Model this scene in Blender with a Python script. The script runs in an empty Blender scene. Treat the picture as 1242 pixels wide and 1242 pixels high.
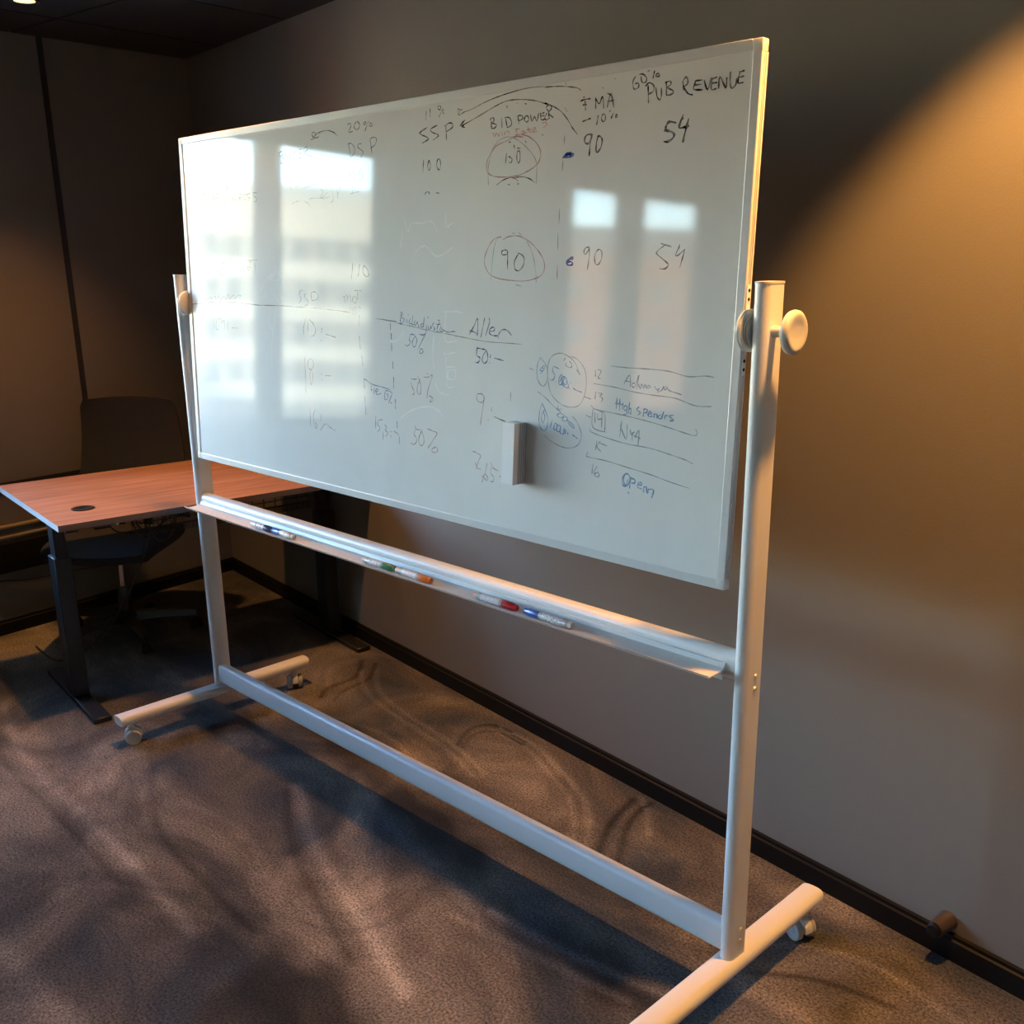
import bpy, bmesh, math, random
from mathutils import Vector, Matrix
random.seed(7)
R = math.radians
sc = bpy.context.scene
COL = sc.collection

# ---------------------------------------------------------------- camera, sky, sun, lamps, exposure
CAM = Vector((2.319, -1.429, 1.597))
CR, CU, CF = Vector((0.616, 0.788, -0.0127)), Vector((-0.217, 0.185, 0.958)), Vector((-0.757, 0.588, -0.285))
CF.normalize(); CR = (CR - CF * CR.dot(CF)).normalized(); CU = CR.cross(CF)
cd = bpy.data.cameras.new('camera'); cam = bpy.data.objects.new('camera', cd); COL.objects.link(cam)
cam.matrix_world = Matrix.Translation(CAM) @ Matrix((CR, CU, -CF)).transposed().to_4x4()
cd.sensor_width = 36; cd.lens = 1254.6 / 1242 * 36; cd.shift_y = 58 / 1242; cd.clip_start = 0.02; cd.clip_end = 1000
sc.camera = cam
sc.view_settings.view_transform = 'Standard'; sc.view_settings.look = 'None'
sc.view_settings.exposure = 0.0; sc.view_settings.gamma = 1; sc.view_settings.use_curve_mapping = False

SKY_STRENGTH = 6.1
SUN_AZ = 75.0                       # the sun stands low behind the building the room is in
w = bpy.data.worlds.new('world'); sc.world = w; w.use_nodes = True
nt = w.node_tree; nt.nodes.clear()
sky = nt.nodes.new('ShaderNodeTexSky'); sky.sky_type = 'NISHITA'; sky.sun_disc = False
sky.sun_elevation = R(24); sky.sun_rotation = R(90 - SUN_AZ); sky.air_density = 1.0; sky.dust_density = 0.05; sky.ozone_density = 1.8
bgn = nt.nodes.new('ShaderNodeBackground'); bgn.inputs[1].default_value = SKY_STRENGTH
wo = nt.nodes.new('ShaderNodeOutputWorld')
nt.links.new(sky.outputs[0], bgn.inputs[0]); nt.links.new(bgn.outputs[0], wo.inputs[0])

def add_light(name, kind, loc, energy, color, parent=None, **kw):
    l = bpy.data.lights.new(name, kind); l.energy = energy; l.color = color
    for k, v in kw.items(): setattr(l, k, v)
    o = bpy.data.objects.new(name, l); COL.objects.link(o); o.location = loc
    if parent: o.parent = parent
    return o
sun = add_light('sun', 'SUN', (60, 20, 60), 74.0, (1.0, 0.85, 0.62), angle=R(0.5))
sd = Vector((math.cos(R(SUN_AZ)) * math.cos(R(16)), math.sin(R(SUN_AZ)) * math.cos(R(16)), math.sin(R(16))))
sun.rotation_euler = (-sd).to_track_quat('-Z', 'Y').to_euler()

WARM = (1.0, 0.45, 0.11)
# downlights: x, y (world), power, spot half angle, edge softness
DOWNLIGHTS = [(-1.948, -0.268, 105.0, 42, 0.9), (-0.80, -0.065, 150.0, 42, 0.6), (1.37, 0.245, 240.0, 43.5, 0.42)]

# ---------------------------------------------------------------- helpers
def tag(o, label=None, cat=None, group=None, kind=None):
    if label: o['label'] = label
    if cat: o['category'] = cat
    if group: o['group'] = group
    if kind: o['kind'] = kind
    return o
def obj(name, bm, mat, parent=None, smooth=False, loc=None, rot=None, recalc=True):
    me = bpy.data.meshes.new(name)
    if recalc: bmesh.ops.recalc_face_normals(bm, faces=bm.faces)
    bm.to_mesh(me); bm.free()
    if mat:
        for m in (mat if isinstance(mat, (list, tuple)) else [mat]): me.materials.append(m)
    if smooth:
        for p in me.polygons: p.use_smooth = True
        try: me.set_sharp_from_angle(angle=R(38))
        except Exception: pass
    o = bpy.data.objects.new(name, me); COL.objects.link(o)
    if parent: o.parent = parent
    if loc: o.location = loc
    if rot: o.rotation_euler = rot
    return o
def empty(name, loc=(0, 0, 0), rz=0.0, parent=None):
    o = bpy.data.objects.new(name, None); COL.objects.link(o); o.location = loc; o.rotation_euler = (0, 0, rz)
    o.empty_display_size = 0.1
    if parent: o.parent = parent
    return o
def dup(o, parent=None, loc=None, rot=None):
    c = o.copy(); COL.objects.link(c)
    if parent: c.parent = parent
    if loc is not None: c.location = loc
    if rot is not None: c.rotation_euler = rot
    return c
def box(bm, lo, hi, bev=0.0, seg=2, M=None, only=None):
    r = bmesh.ops.create_cube(bm, size=1.0)
    vs = r['verts']
    s = [hi[i] - lo[i] for i in range(3)]; c = [(hi[i] + lo[i]) / 2 for i in range(3)]
    for v in vs: v.co = Vector((v.co.x * s[0] + c[0], v.co.y * s[1] + c[1], v.co.z * s[2] + c[2]))
    if bev > 0:
        es = list({e for v in vs for e in v.link_edges})
        if only: es = [e for e in es if only(e)]
        rr = bmesh.ops.bevel(bm, geom=es, offset=bev, segments=seg, affect='EDGES', profile=0.5)
        vs = list({v for f in rr['faces'] for v in f.verts} | {v for v in vs if v.is_valid})
    if M is not None:
        fs = set(vs)
        stack = list(vs)
        while stack:
            v = stack.pop()
            for e in v.link_edges:
                u = e.other_vert(v)
                if u not in fs: fs.add(u); stack.append(u)
        bmesh.ops.transform(bm, matrix=M, verts=list(fs))
def bxo(name, lo, hi, mat, parent=None, bev=0.0, seg=2, **k):
    bm = bmesh.new(); box(bm, lo, hi, bev, seg); return obj(name, bm, mat, parent, smooth=bev > 0, **k)
def lathe(bm, prof, n=32, M=None):
    """prof: list of (r, z); revolved about z, then moved by M"""
    rings = []
    for r, z in prof:
        if r < 1e-6: v = [bm.verts.new((0, 0, z))]
        else: v = [bm.verts.new((r * math.cos(2 * math.pi * i / n), r * math.sin(2 * math.pi * i / n), z)) for i in range(n)]
        rings.append(v)
    for a, b in zip(rings, rings[1:]):
        if len(a) == 1 and len(b) == 1: continue
        for i in range(n):
            j = (i + 1) % n
            if len(a) == 1: bm.faces.new((a[0], b[i], b[j]))
            elif len(b) == 1: bm.faces.new((a[i], a[j], b[0]))
            else: bm.faces.new((a[i], a[j], b[j], b[i]))
    if M is not None: bmesh.ops.transform(bm, matrix=M, verts=[v for r in rings for v in r])
def extrude_poly(bm, pts, axis, a, b):
    """closed 2D polygon pts swept along axis ('x','y','z') from a to b"""
    def P(p, t):
        if axis == 'x': return (t, p[0], p[1])
        if axis == 'y': return (p[0], t, p[1])
        return (p[0], p[1], t)
    A = [bm.verts.new(P(p, a)) for p in pts]; B = [bm.verts.new(P(p, b)) for p in pts]
    n = len(pts)
    for i in range(n): bm.faces.new((A[i], A[(i + 1) % n], B[(i + 1) % n], B[i]))
    bm.faces.new(A); bm.faces.new(B[::-1])
def smooth_path(pts, k=6):
    P = [Vector(p) for p in pts]
    if len(P) < 3: return P
    out = []
    for i in range(len(P) - 1):
        p0, p1, p2, p3 = P[max(i - 1, 0)], P[i], P[i + 1], P[min(i + 2, len(P) - 1)]
        for j in range(k):
            t = j / k
            out.append(0.5 * ((2 * p1) + (p2 - p0) * t + (2 * p0 - 5 * p1 + 4 * p2 - p3) * t * t + (3 * p1 - p0 - 3 * p2 + p3) * t ** 3))
    out.append(P[-1]); return out
def tube(bm, pts, r, n=8, k=6):
    P = smooth_path(pts, k) if k else [Vector(p) for p in pts]
    rings = []; up = Vector((0.13, 0.21, 0.97))
    for i, p in enumerate(P):
        t = (P[min(i + 1, len(P) - 1)] - P[max(i - 1, 0)])
        if t.length < 1e-9: t = Vector((0, 0, 1))
        t.normalize(); a = t.cross(up)
        if a.length < 0.05: a = t.cross(Vector((1, 0, 0)))
        a.normalize(); b = t.cross(a)
        rings.append([bm.verts.new(p + a * r * math.cos(2 * math.pi * j / n) + b * r * math.sin(2 * math.pi * j / n)) for j in range(n)])
    for A, B in zip(rings, rings[1:]):
        for j in range(n): bm.faces.new((A[j], A[(j + 1) % n], B[(j + 1) % n], B[j]))
    bm.faces.new(rings[0]); bm.faces.new(rings[-1][::-1])

# ---------------------------------------------------------------- materials
def mat(name, color, rough=0.5, metal=0.0, spec=0.5, bump=None, var=None, coat=0.0):
    """bump=(scale, strength, distance) noise bump; var=(scale, amount) value variation"""
    m = bpy.data.materials.new(name); m.use_nodes = True
    n = m.node_tree; b = n.nodes['Principled BSDF']
    b.inputs['Base Color'].default_value = (*color, 1); b.inputs['Roughness'].default_value = rough
    b.inputs['Metallic'].default_value = metal; b.inputs['Specular IOR Level'].default_value = spec
    b.inputs['Coat Weight'].default_value = coat
    tc = n.nodes.new('ShaderNodeTexCoord')
    if bump:
        t = n.nodes.new('ShaderNodeTexNoise'); t.inputs['Scale'].default_value = bump[0]; t.inputs['Detail'].default_value = 3
        bp = n.nodes.new('ShaderNodeBump'); bp.inputs['Strength'].default_value = bump[1]; bp.inputs['Distance'].default_value = bump[2]
        n.links.new(tc.outputs['Object'], t.inputs['Vector']); n.links.new(t.outputs['Fac'], bp.inputs['Height']); n.links.new(bp.outputs[0], b.inputs['Normal'])
    if var:
        t = n.nodes.new('ShaderNodeTexNoise'); t.inputs['Scale'].default_value = var[0]; t.inputs['Detail'].default_value = 4
        mr = n.nodes.new('ShaderNodeMapRange'); mr.inputs['To Min'].default_value = 1 - var[1]; mr.inputs['To Max'].default_value = 1 + var[1]
        mx = n.nodes.new('ShaderNodeMix'); mx.data_type = 'RGBA'; mx.blend_type = 'MULTIPLY'; mx.inputs[0].default_value = 1
        mx.inputs[6].default_value = (*color, 1)
        n.links.new(tc.outputs['Object'], t.inputs['Vector']); n.links.new(t.outputs['Fac'], mr.inputs[0])
        n.links.new(mr.outputs[0], mx.inputs[7]); n.links.new(mx.outputs[2], b.inputs['Base Color'])
    return m
M_wallback = mat('wall_paint', (0.185, 0.172, 0.152), 0.75, bump=(220, 0.25, 0.0015), var=(1.2, 0.04))
M_wallleft = mat('panel_paint', (0.155, 0.14, 0.125), 0.75, bump=(200, 0.25, 0.002), var=(1.2, 0.04))
M_wallfill = mat('fill_bounce_paint', (0.62, 0.61, 0.60), 0.8)  # unseen front and right walls, made pale to bounce fill light
M_black = mat('black_trim', (0.006, 0.006, 0.007), 0.5, spec=0.2, bump=(80, 0.05, 0.001))
M_seam = mat('seam_trim', (0.018, 0.018, 0.03), 0.5)
M_ceiling = mat('ceiling_board', (0.018, 0.020, 0.026), 0.85, bump=(300, 0.3, 0.002), var=(6, 0.12))
M_ceilgap = mat('ceiling_grid', (0.004, 0.004, 0.006), 0.8)
M_white = mat('white_lacquer', (0.80, 0.80, 0.79), 0.32, bump=(14, 0.02, 0.001), var=(9, 0.02))
M_alu = mat('white_extrusion', (0.66, 0.66, 0.65), 0.38, var=(20, 0.02))
M_plastic = mat('white_plastic', (0.66, 0.66, 0.64), 0.4)
M_greyplastic = mat('grey_plastic', (0.40, 0.41, 0.42), 0.4)
M_screw = mat('zinc_screw', (0.7, 0.62, 0.5), 0.3, metal=0.6)
M_blackmetal = mat('black_powder_coat', (0.012, 0.013, 0.016), 0.42, bump=(400, 0.15, 0.0006))
M_blackplastic = mat('black_plastic', (0.010, 0.010, 0.012), 0.35)
M_chrome = mat('chrome', (0.7, 0.7, 0.72), 0.15, metal=1.0)
M_fabric = mat('dark_fabric', (0.022, 0.022, 0.024), 0.95, bump=(600, 0.5, 0.001), var=(40, 0.15))
M_edge = mat('desk_edge_lit', (0.62, 0.60, 0.60), 0.5)  # side edge facing the windows; their light is painted into this pale tone
M_edgeshade = mat('desk_edge_shaded', (0.10, 0.075, 0.065), 0.5)  # the other desk edges, with their shade painted as a dark tone
M_tan = mat('tan_edge', (0.32, 0.24, 0.15), 0.45)
M_cable = mat('red_brown_cable', (0.05, 0.018, 0.012), 0.5)
M_concrete = mat('exterior_ground', (0.25, 0.25, 0.25), 0.9, var=(0.2, 0.1))
M_cream = mat('cream_render', (0.80, 0.73, 0.54), 0.9, var=(0.3, 0.06))
M_greyband = mat('grey_cladding', (0.42, 0.44, 0.42), 0.8, var=(0.4, 0.06))
M_brick = mat('orange_brick', (0.34, 0.17, 0.10), 0.9, var=(0.5, 0.1))
M_roof = mat('dark_roof', (0.2, 0.2, 0.2), 0.9)
M_darkglass = mat('window_glass_far', (0.06, 0.065, 0.07), 0.2)

def wood_mat():
    m = bpy.data.materials.new('walnut_laminate'); m.use_nodes = True; n = m.node_tree; b = n.nodes['Principled BSDF']
    b.inputs['Roughness'].default_value = 0.42
    tc = n.nodes.new('ShaderNodeTexCoord'); mp = n.nodes.new('ShaderNodeMapping'); mp.inputs['Scale'].default_value = (26, 1.6, 1)
    t = n.nodes.new('ShaderNodeTexNoise'); t.inputs['Scale'].default_value = 1.6; t.inputs['Detail'].default_value = 8; t.inputs['Roughness'].default_value = 0.65; t.inputs['Distortion'].default_value = 0.5
    cr = n.nodes.new('ShaderNodeValToRGB'); e = cr.color_ramp.elements
    e[0].position = 0.3; e[0].color = (0.21, 0.095, 0.058, 1); e[1].position = 0.72; e[1].color = (0.50, 0.27, 0.185, 1)
    x = cr.color_ramp.elements.new(0.52); x.color = (0.37, 0.18, 0.115, 1)
    n.links.new(tc.outputs['Object'], mp.inputs[0]); n.links.new(mp.outputs[0], t.inputs['Vector']); n.links.new(t.outputs['Fac'], cr.inputs[0]); n.links.new(cr.outputs[0], b.inputs['Base Color'])
    return m
M_wood = wood_mat()

def board_mat():
    m = bpy.data.materials.new('whiteboard_enamel'); m.use_nodes = True; n = m.node_tree; b = n.nodes['Principled BSDF']
    tc = n.nodes.new('ShaderNodeTexCoord')
    t = n.nodes.new('ShaderNodeTexNoise'); t.inputs['Scale'].default_value = 3.0; t.inputs['Detail'].default_value = 5; t.inputs['Distortion'].default_value = 1.5
    cr = n.nodes.new('ShaderNodeValToRGB'); e = cr.color_ramp.elements
    e[0].position = 0.3; e[0].color = (0.81, 0.81, 0.78, 1); e[1].position = 0.7; e[1].color = (0.85, 0.85, 0.82, 1)
    n.links.new(tc.outputs['Object'], t.inputs['Vector']); n.links.new(t.outputs['Fac'], cr.inputs[0]); n.links.new(cr.outputs[0], b.inputs['Base Color'])
    b.inputs['Roughness'].default_value = 0.05; b.inputs['IOR'].default_value = 1.27
    return m
M_board = board_mat()

def ink(name, color, cover):
    """marker ink drawn on white enamel: 'cover' is how much of the white the ink hides, streaky where the pen ran dry"""
    m = bpy.data.materials.new(name); m.use_nodes = True; n = m.node_tree; b = n.nodes['Principled BSDF']
    b.inputs['Roughness'].default_value = 0.05; b.inputs['IOR'].default_value = 1.27
    tc = n.nodes.new('ShaderNodeTexCoord'); t = n.nodes.new('ShaderNodeTexNoise'); t.inputs['Scale'].default_value = 90; t.inputs['Detail'].default_value = 2
    mr = n.nodes.new('ShaderNodeMapRange'); mr.inputs['From Min'].default_value = 0.3; mr.inputs['From Max'].default_value = 0.65
    mr.inputs['To Min'].default_value = cover * 0.6; mr.inputs['To Max'].default_value = cover
    mx = n.nodes.new('ShaderNodeMix'); mx.data_type = 'RGBA'; mx.inputs[6].default_value = (0.83, 0.83, 0.80, 1); mx.inputs[7].default_value = (*color, 1)
    n.links.new(tc.outputs['Object'], t.inputs['Vector']); n.links.new(t.outputs['Fac'], mr.inputs[0]); n.links.new(mr.outputs[0], mx.inputs[0])
    n.links.new(mx.outputs[2], b.inputs['Base Color'])
    return m
INK = {'k': ink('black_ink', (0.012, 0.011, 0.010), 1.0), 'k2': ink('dry_black_ink', (0.02, 0.022, 0.025), 0.92),
       'f': ink('faint_grey_ink', (0.10, 0.11, 0.12), 0.62), 'f2': ink('half_wiped_ink', (0.06, 0.06, 0.07), 0.72),
       'b': ink('bold_blue_ink', (0.010, 0.05, 0.34), 1.0), 'b2': ink('dry_navy_ink', (0.02, 0.06, 0.24), 0.85), 'b3': ink('navy_ink', (0.010, 0.035, 0.14), 0.95),
       'c': ink('sky_blue_ink', (0.02, 0.20, 0.42), 0.85), 'c2': ink('thin_blue_ink', (0.05, 0.19, 0.32), 0.75), 'cg': ink('blue_grey_ink', (0.08, 0.17, 0.22), 0.72),
       'r': ink('orange_red_ink', (0.62, 0.09, 0.04), 0.75), 'r2': ink('dull_red_ink', (0.36, 0.05, 0.045), 0.75), 'r3': ink('dark_red_ink', (0.26, 0.04, 0.045), 0.75),
       'rf': ink('faint_red_ink', (0.5, 0.25, 0.2), 0.5), 'g': ink('grey_green_ink', (0.13, 0.19, 0.17), 0.6), 'w': ink('wiped_white_trace', (0.97, 0.97, 0.96), 1.0)}

def carpet_mat():
    m = bpy.data.materials.new('mottled_carpet'); m.use_nodes = True; n = m.node_tree; b = n.nodes['Principled BSDF']
    b.inputs['Roughness'].default_value = 0.95; b.inputs['Specular IOR Level'].default_value = 0.15
    b.inputs['Sheen Weight'].default_value = 0.05; b.inputs['Sheen Roughness'].default_value = 0.6
    L = n.links.new; N = n.nodes.new
    tc = N('ShaderNodeTexCoord')
    mp = N('ShaderNodeMapping'); mp.inputs['Scale'].default_value = (1.0, 1.5, 1); mp.inputs['Rotation'].default_value = (0, 0, R(35)); mp.inputs['Location'].default_value = (3.1, 1.7, 0)
    L(tc.outputs['Object'], mp.inputs[0])
    t = N('ShaderNodeTexNoise'); t.inputs['Scale'].default_value = 1.7; t.inputs['Detail'].default_value = 6; t.inputs['Roughness'].default_value = 0.6; t.inputs['Distortion'].default_value = 0.8
    L(mp.outputs[0], t.inputs['Vector'])
    cr = N('ShaderNodeValToRGB'); e = cr.color_ramp.elements
    e[0].position = 0.36; e[0].color = (0.036, 0.043, 0.056, 1); e[1].position = 0.66; e[1].color = (0.205, 0.180, 0.160, 1)
    x = e.new(0.50); x.color = (0.092, 0.084, 0.081, 1)
    L(t.outputs['Fac'], cr.inputs[0])
    s = N('ShaderNodeTexNoise'); s.inputs['Scale'].default_value = 150; s.inputs['Detail'].default_value = 3; s.inputs['Roughness'].default_value = 0.8
    L(tc.outputs['Object'], s.inputs['Vector'])
    sm = N('ShaderNodeMapRange'); sm.inputs['From Min'].default_value = 0.33; sm.inputs['From Max'].default_value = 0.67; sm.inputs['To Min'].default_value = 0.15; sm.inputs['To Max'].default_value = 2.0
    L(s.outputs['Fac'], sm.inputs[0])
    mx = N('ShaderNodeMix'); mx.data_type = 'RGBA'; mx.blend_type = 'MULTIPLY'; mx.inputs[0].default_value = 1
    L(cr.outputs[0], mx.inputs[6]); L(sm.outputs[0], mx.inputs[7])
    at = N('ShaderNodeAttribute'); at.attribute_name = 'nap'
    am = N('ShaderNodeMath'); am.operation = 'MULTIPLY_ADD'; am.inputs[1].default_value = 4.2; am.inputs[2].default_value = -1.1
    ax = N('ShaderNodeMath'); ax.operation = 'MAXIMUM'; ax.inputs[1].default_value = 0.22; L(am.outputs[0], ax.inputs[0])
    L(at.outputs['Color'], am.inputs[0])
    m2 = N('ShaderNodeMix'); m2.data_type = 'RGBA'; m2.blend_type = 'MULTIPLY'; m2.inputs[0].default_value = 1
    L(mx.outputs[2], m2.inputs[6]); L(ax.outputs[0], m2.inputs[7]); L(m2.outputs[2], b.inputs['Base Color'])
    bp = N('ShaderNodeBump'); bp.inputs['Strength'].default_value = 0.8; bp.inputs['Distance'].default_value = 0.006
    L(s.outputs['Fac'], bp.inputs['Height']); L(bp.outputs[0], b.inputs['Normal'])
    return m
M_carpet = carpet_mat()

def glass_mat():
    m = bpy.data.materials.new('window_pane_glass'); m.use_nodes = True; n = m.node_tree; n.nodes.clear()
    o = n.nodes.new('ShaderNodeOutputMaterial'); tr = n.nodes.new('ShaderNodeBsdfTransparent'); tr.inputs[0].default_value = (0.93, 0.95, 0.95, 1)
    gl = n.nodes.new('ShaderNodeBsdfGlossy'); gl.inputs['Roughness'].default_value = 0.01
    fr = n.nodes.new('ShaderNodeFresnel'); fr.inputs[0].default_value = 1.25; mx = n.nodes.new('ShaderNodeMixShader')
    n.links.new(fr.outputs[0], mx.inputs[0]); n.links.new(tr.outputs[0], mx.inputs[1]); n.links.new(gl.outputs[0], mx.inputs[2]); n.links.new(mx.outputs[0], o.inputs[0])
    return m
M_glass = glass_mat()
def clear_plastic():
    m = bpy.data.materials.new('clear_barrel'); m.use_nodes = True; b = m.node_tree.nodes['Principled BSDF']
    b.inputs['Base Color'].default_value = (0.62, 0.68, 0.70, 1); b.inputs['Roughness'].default_value = 0.12; b.inputs['Transmission Weight'].default_value = 0.35
    return m
M_clear = clear_plastic()
def emis(name, color, s):
    m = bpy.data.materials.new(name); m.use_nodes = True; b = m.node_tree.nodes['Principled BSDF']
    b.inputs['Emission Color'].default_value = (*color, 1); b.inputs['Emission Strength'].default_value = s
    return m
M_lamp = emis('lamp_glow', (1.0, 0.72, 0.22), 3.0)
# ---------------------------------------------------------------- the room
CORNER = Vector((-2.753, 0.635, 0)); LD = Vector((0.2267, -0.974, 0)); LN = Vector((0.974, 0.2267, 0))   # left wall direction, inward normal
H = 2.475; YB = 0.635; XR = 3.9; YF = -5.9
LLEN = (YF - YB) / LD.y
FL = CORNER + LD * LLEN                                     # front end of the left wall
def LM(s, t=0.0, z=0.0): return CORNER + LD * s + LN * t + Vector((0, 0, z))   # along, out of, up the left wall
LROT = math.atan2(LD.y, LD.x)
# local frame of the left wall: x along, y INTO the wall (away from the room), z up

room = [(CORNER.x, CORNER.y), (XR, YB), (XR, YF), (FL.x, FL.y)]
# floor: fine grid near the camera so that the tracks pressed into the pile can be stored per vertex
TRACKS = [  # pressed / brushed lines in the pile: (points in metres, half width, strength)
    ([(-1.10, .45), (-.90, .36), (-.664, .33), (-.323, .324), (-.106, .283)], .010, .35), ([(-1.06, .50), (-.87, .40), (-.664, .37), (-.323, .36), (-.09, .32)], .010, .35),
    ([(-.331, .564), (-.15, .57), (.006, .532), (.25, .449), (.447, .272), (.50, .18)], .011, .4), ([(-.331, .53), (-.15, .535), (.0, .495), (.23, .41), (.41, .25)], .010, .3),
    ([(.327, .575), (.36, .48), (.405, .39), (.503, .258)], .012, -.45), ([(.375, .595), (.40, .50), (.45, .42), (.545, .30)], .011, -.4),
    ([(.335, .60), (.42, .54), (.497, .47)], .010, .4), ([(-.305, .365), (-.38, .47), (-.352, .558), (-.179, .568)], .010, -.4), ([(-.275, .36), (-.34, .46), (-.31, .53), (-.17, .54)], .008, -.3),
    ([(-1.18, .50), (-1.05, .40), (-1.02, .26), (-.96, .20)], .010, -.4), ([(-1.12, .53), (-1.0, .43), (-.96, .30), (-.90, .22)], .009, -.35),
    ([(-1.3, .20), (-.95, .10), (-.55, .22), (-.25, .18)], .008, .2), ([(1.02, .33), (1.10, .42), (1.25, .47), (1.5, .44)], .012, .3), ([(1.05, .22), (1.18, .33), (1.33, .38)], .010, -.3),
    ([(1.30, .10), (1.40, .22), (1.55, .30)], .012, .35), ([(1.36, .04), (1.46, .17), (1.62, .25)], .011, .3),
    ([(-1.75, -.74), (-1.2, -.80), (-.65, -.76), (-.22, -.73), (.1, -.72)], .020, .32), ([(-1.75, -.80), (-1.2, -.86), (-.65, -.82), (-.22, -.79)], .013, -.16),
    ([(-.40, -.18), (-.10, -.29), (.219, -.355), (.47, -.40), (.62, -.43)], .022, .5), ([(-.40, -.22), (-.10, -.35), (.2, -.42), (.45, -.47)], .013, -.2),
    ([(-1.03, -.42), (-.75, -.52), (-.455, -.609), (-.2, -.62), (.2, -.60)], .014, -.16),
    ([(-.35, .0), (.0, -.08), (.3, -.1), (.7, -.18)], .02, .2), ([(.5, -.1), (.75, -.05), (1.0, .02)], .016, .35), ([(.45, -.18), (.7, -.12), (.95, -.06)], .014, .3),
    ([(.9, -.9), (1.2, -.7), (1.5, -.62)], .03, .2), ([(-.6, -1.3), (-.1, -1.1), (.5, -1.05)], .03, .2), ([(1.5, -.35), (1.25, -.45), (1.05, -.7)], .015, -.14),
]
PATCHES = [  # brushed areas: centre, radii, rotation deg, strength
    ((-.83, -.55), (.30, .13), 10, .30), ((-1.05, -.75), (.35, .10), 5, .15), ((.25, -.30), (.30, .06), -22, .30), ((.0, -.62), (.5, .16), 0, -.15), ((-.3, .05), (.5, .08), -5, -.30),
    ((.35, -.05), (.45, .09), -8, -.2), ((.55, -.62), (.22, .14), 20, -.32), ((.95, -.55), (.16, .10), 0, .28), ((.9, -.02), (.22, .08), 0, -.35), ((-.1, .42), (.35, .09), -5, .18),
    ((.55, .42), (.2, .1), 30, .2), ((.95, .42), (.2, .1), 0, -.1), ((1.35, .15), (.3, .12), 10, .2), ((-.9, .28), (.25, .08), -10, .25), ((-.2, -1.0), (.5, .25), 30, -.12), ((.7, -1.05), (.4, .2), 10, .1),
    ((-1.5, -.30), (.3, .12), 10, -.2), ((-2.2, -.45), (.3, .2), 0, .25), ((-1.45, -.95), (.4, .15), 0, .2)]
def seg_d(px, py, a, b):
    dx, dy = b[0] - a[0], b[1] - a[1]; L2 = dx * dx + dy * dy
    t = max(0, min(1, ((px - a[0]) * dx + (py - a[1]) * dy) / L2))
    return math.hypot(px - a[0] - t * dx, py - a[1] - t * dy)
def make_floor():
    X0, X1, Y0, Y1 = -2.9, 2.3, -1.6, 0.7; st = 0.010
    nx = int((X1 - X0) / st); ny = int((Y1 - Y0) / st)
    nap = [0.5] * ((nx + 1) * (ny + 1))
    for pts, hw, s in TRACKS:
        P = [(p.x, p.y) for p in smooth_path([(a, b, 0) for a, b in pts], 4)]
        for a, b in zip(P, P[1:]):
            m = hw * 2.4
            i0 = max(0, int((min(a[0], b[0]) - m - X0) / st)); i1 = min(nx, int((max(a[0], b[0]) + m - X0) / st) + 1)
            j0 = max(0, int((min(a[1], b[1]) - m - Y0) / st)); j1 = min(ny, int((max(a[1], b[1]) + m - Y0) / st) + 1)
            for j in range(j0, j1 + 1):
                for i in range(i0, i1 + 1):
                    d = seg_d(X0 + i * st, Y0 + j * st, a, b)
                    if d < m:
                        v = s * 0.5 * math.exp(-(d / hw) ** 2); k = j * (nx + 1) + i
                        cur = nap[k] - 0.5
                        if abs(v) > abs(cur): nap[k] = 0.5 + v
    for (cx, cy), (rx, ry), an, s in PATCHES:
        c, si = math.cos(R(an)), math.sin(R(an)); m = max(rx, ry) * 1.5
        for j in range(max(0, int((cy - m - Y0) / st)), min(ny, int((cy + m - Y0) / st)) + 1):
            for i in range(max(0, int((cx - m - X0) / st)), min(nx, int((cx + m - X0) / st)) + 1):
                x, y = X0 + i * st - cx, Y0 + j * st - cy
                u, v = (x * c + y * si) / rx, (-x * si + y * c) / ry
                wob = 0.25 * math.sin(7 * x + 3 * y) + 0.2 * math.sin(13 * y - 5 * x + 1) + 0.12 * math.sin(31 * x + 17 * y)
                d = math.sqrt(u * u + v * v) + wob
                f = 1 / (1 + math.exp((d - 0.9) * 9)); k = j * (nx + 1) + i
                nap[k] += s * 0.5 * f
    verts = [(X0 + i * st, Y0 + j * st, 0) for j in range(ny + 1) for i in range(nx + 1)]
    faces = [(j * (nx + 1) + i, j * (nx + 1) + i + 1, (j + 1) * (nx + 1) + i + 1, (j + 1) * (nx + 1) + i) for j in range(ny) for i in range(nx)]
    n0 = len(verts)   # surrounding strips out to the walls
    for (a, b, c, d) in ((-3.0, YF, X0, 0.7), (X0, YF, X1, Y0), (X1, YF, XR, 0.7)):
        k = len(verts); verts += [(a, b, 0), (c, b, 0), (c, d, 0), (a, d, 0)]; faces.append((k, k + 1, k + 2, k + 3))
    me = bpy.data.meshes.new('floor'); me.from_pydata(verts, [], faces); me.update()
    at = me.color_attributes.new('nap', 'FLOAT_COLOR', 'POINT'); at.data.foreach_set('color', [c for v in nap + [0.5] * (len(verts) - n0) for c in (v, v, v, 1.0)])
    me.materials.append(M_carpet)
    o = bpy.data.objects.new('floor', me); COL.objects.link(o)
    return tag(o, kind='structure')
floor = make_floor()

wb = bxo('wall_back', (CORNER.x - 0.3, YB, 0), (XR + 0.12, YB + 0.12, H + 0.15), M_wallback); tag(wb, kind='structure')
wf = bxo('wall_front', (FL.x - 0.3, YF - 0.12, 0), (XR + 0.12, YF, H + 0.15), M_wallfill); tag(wf, kind='structure')
wr = bxo('wall_right', (XR, YF, 0), (XR + 0.12, YB, H + 0.15), M_wallfill); tag(wr, kind='structure')
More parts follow.
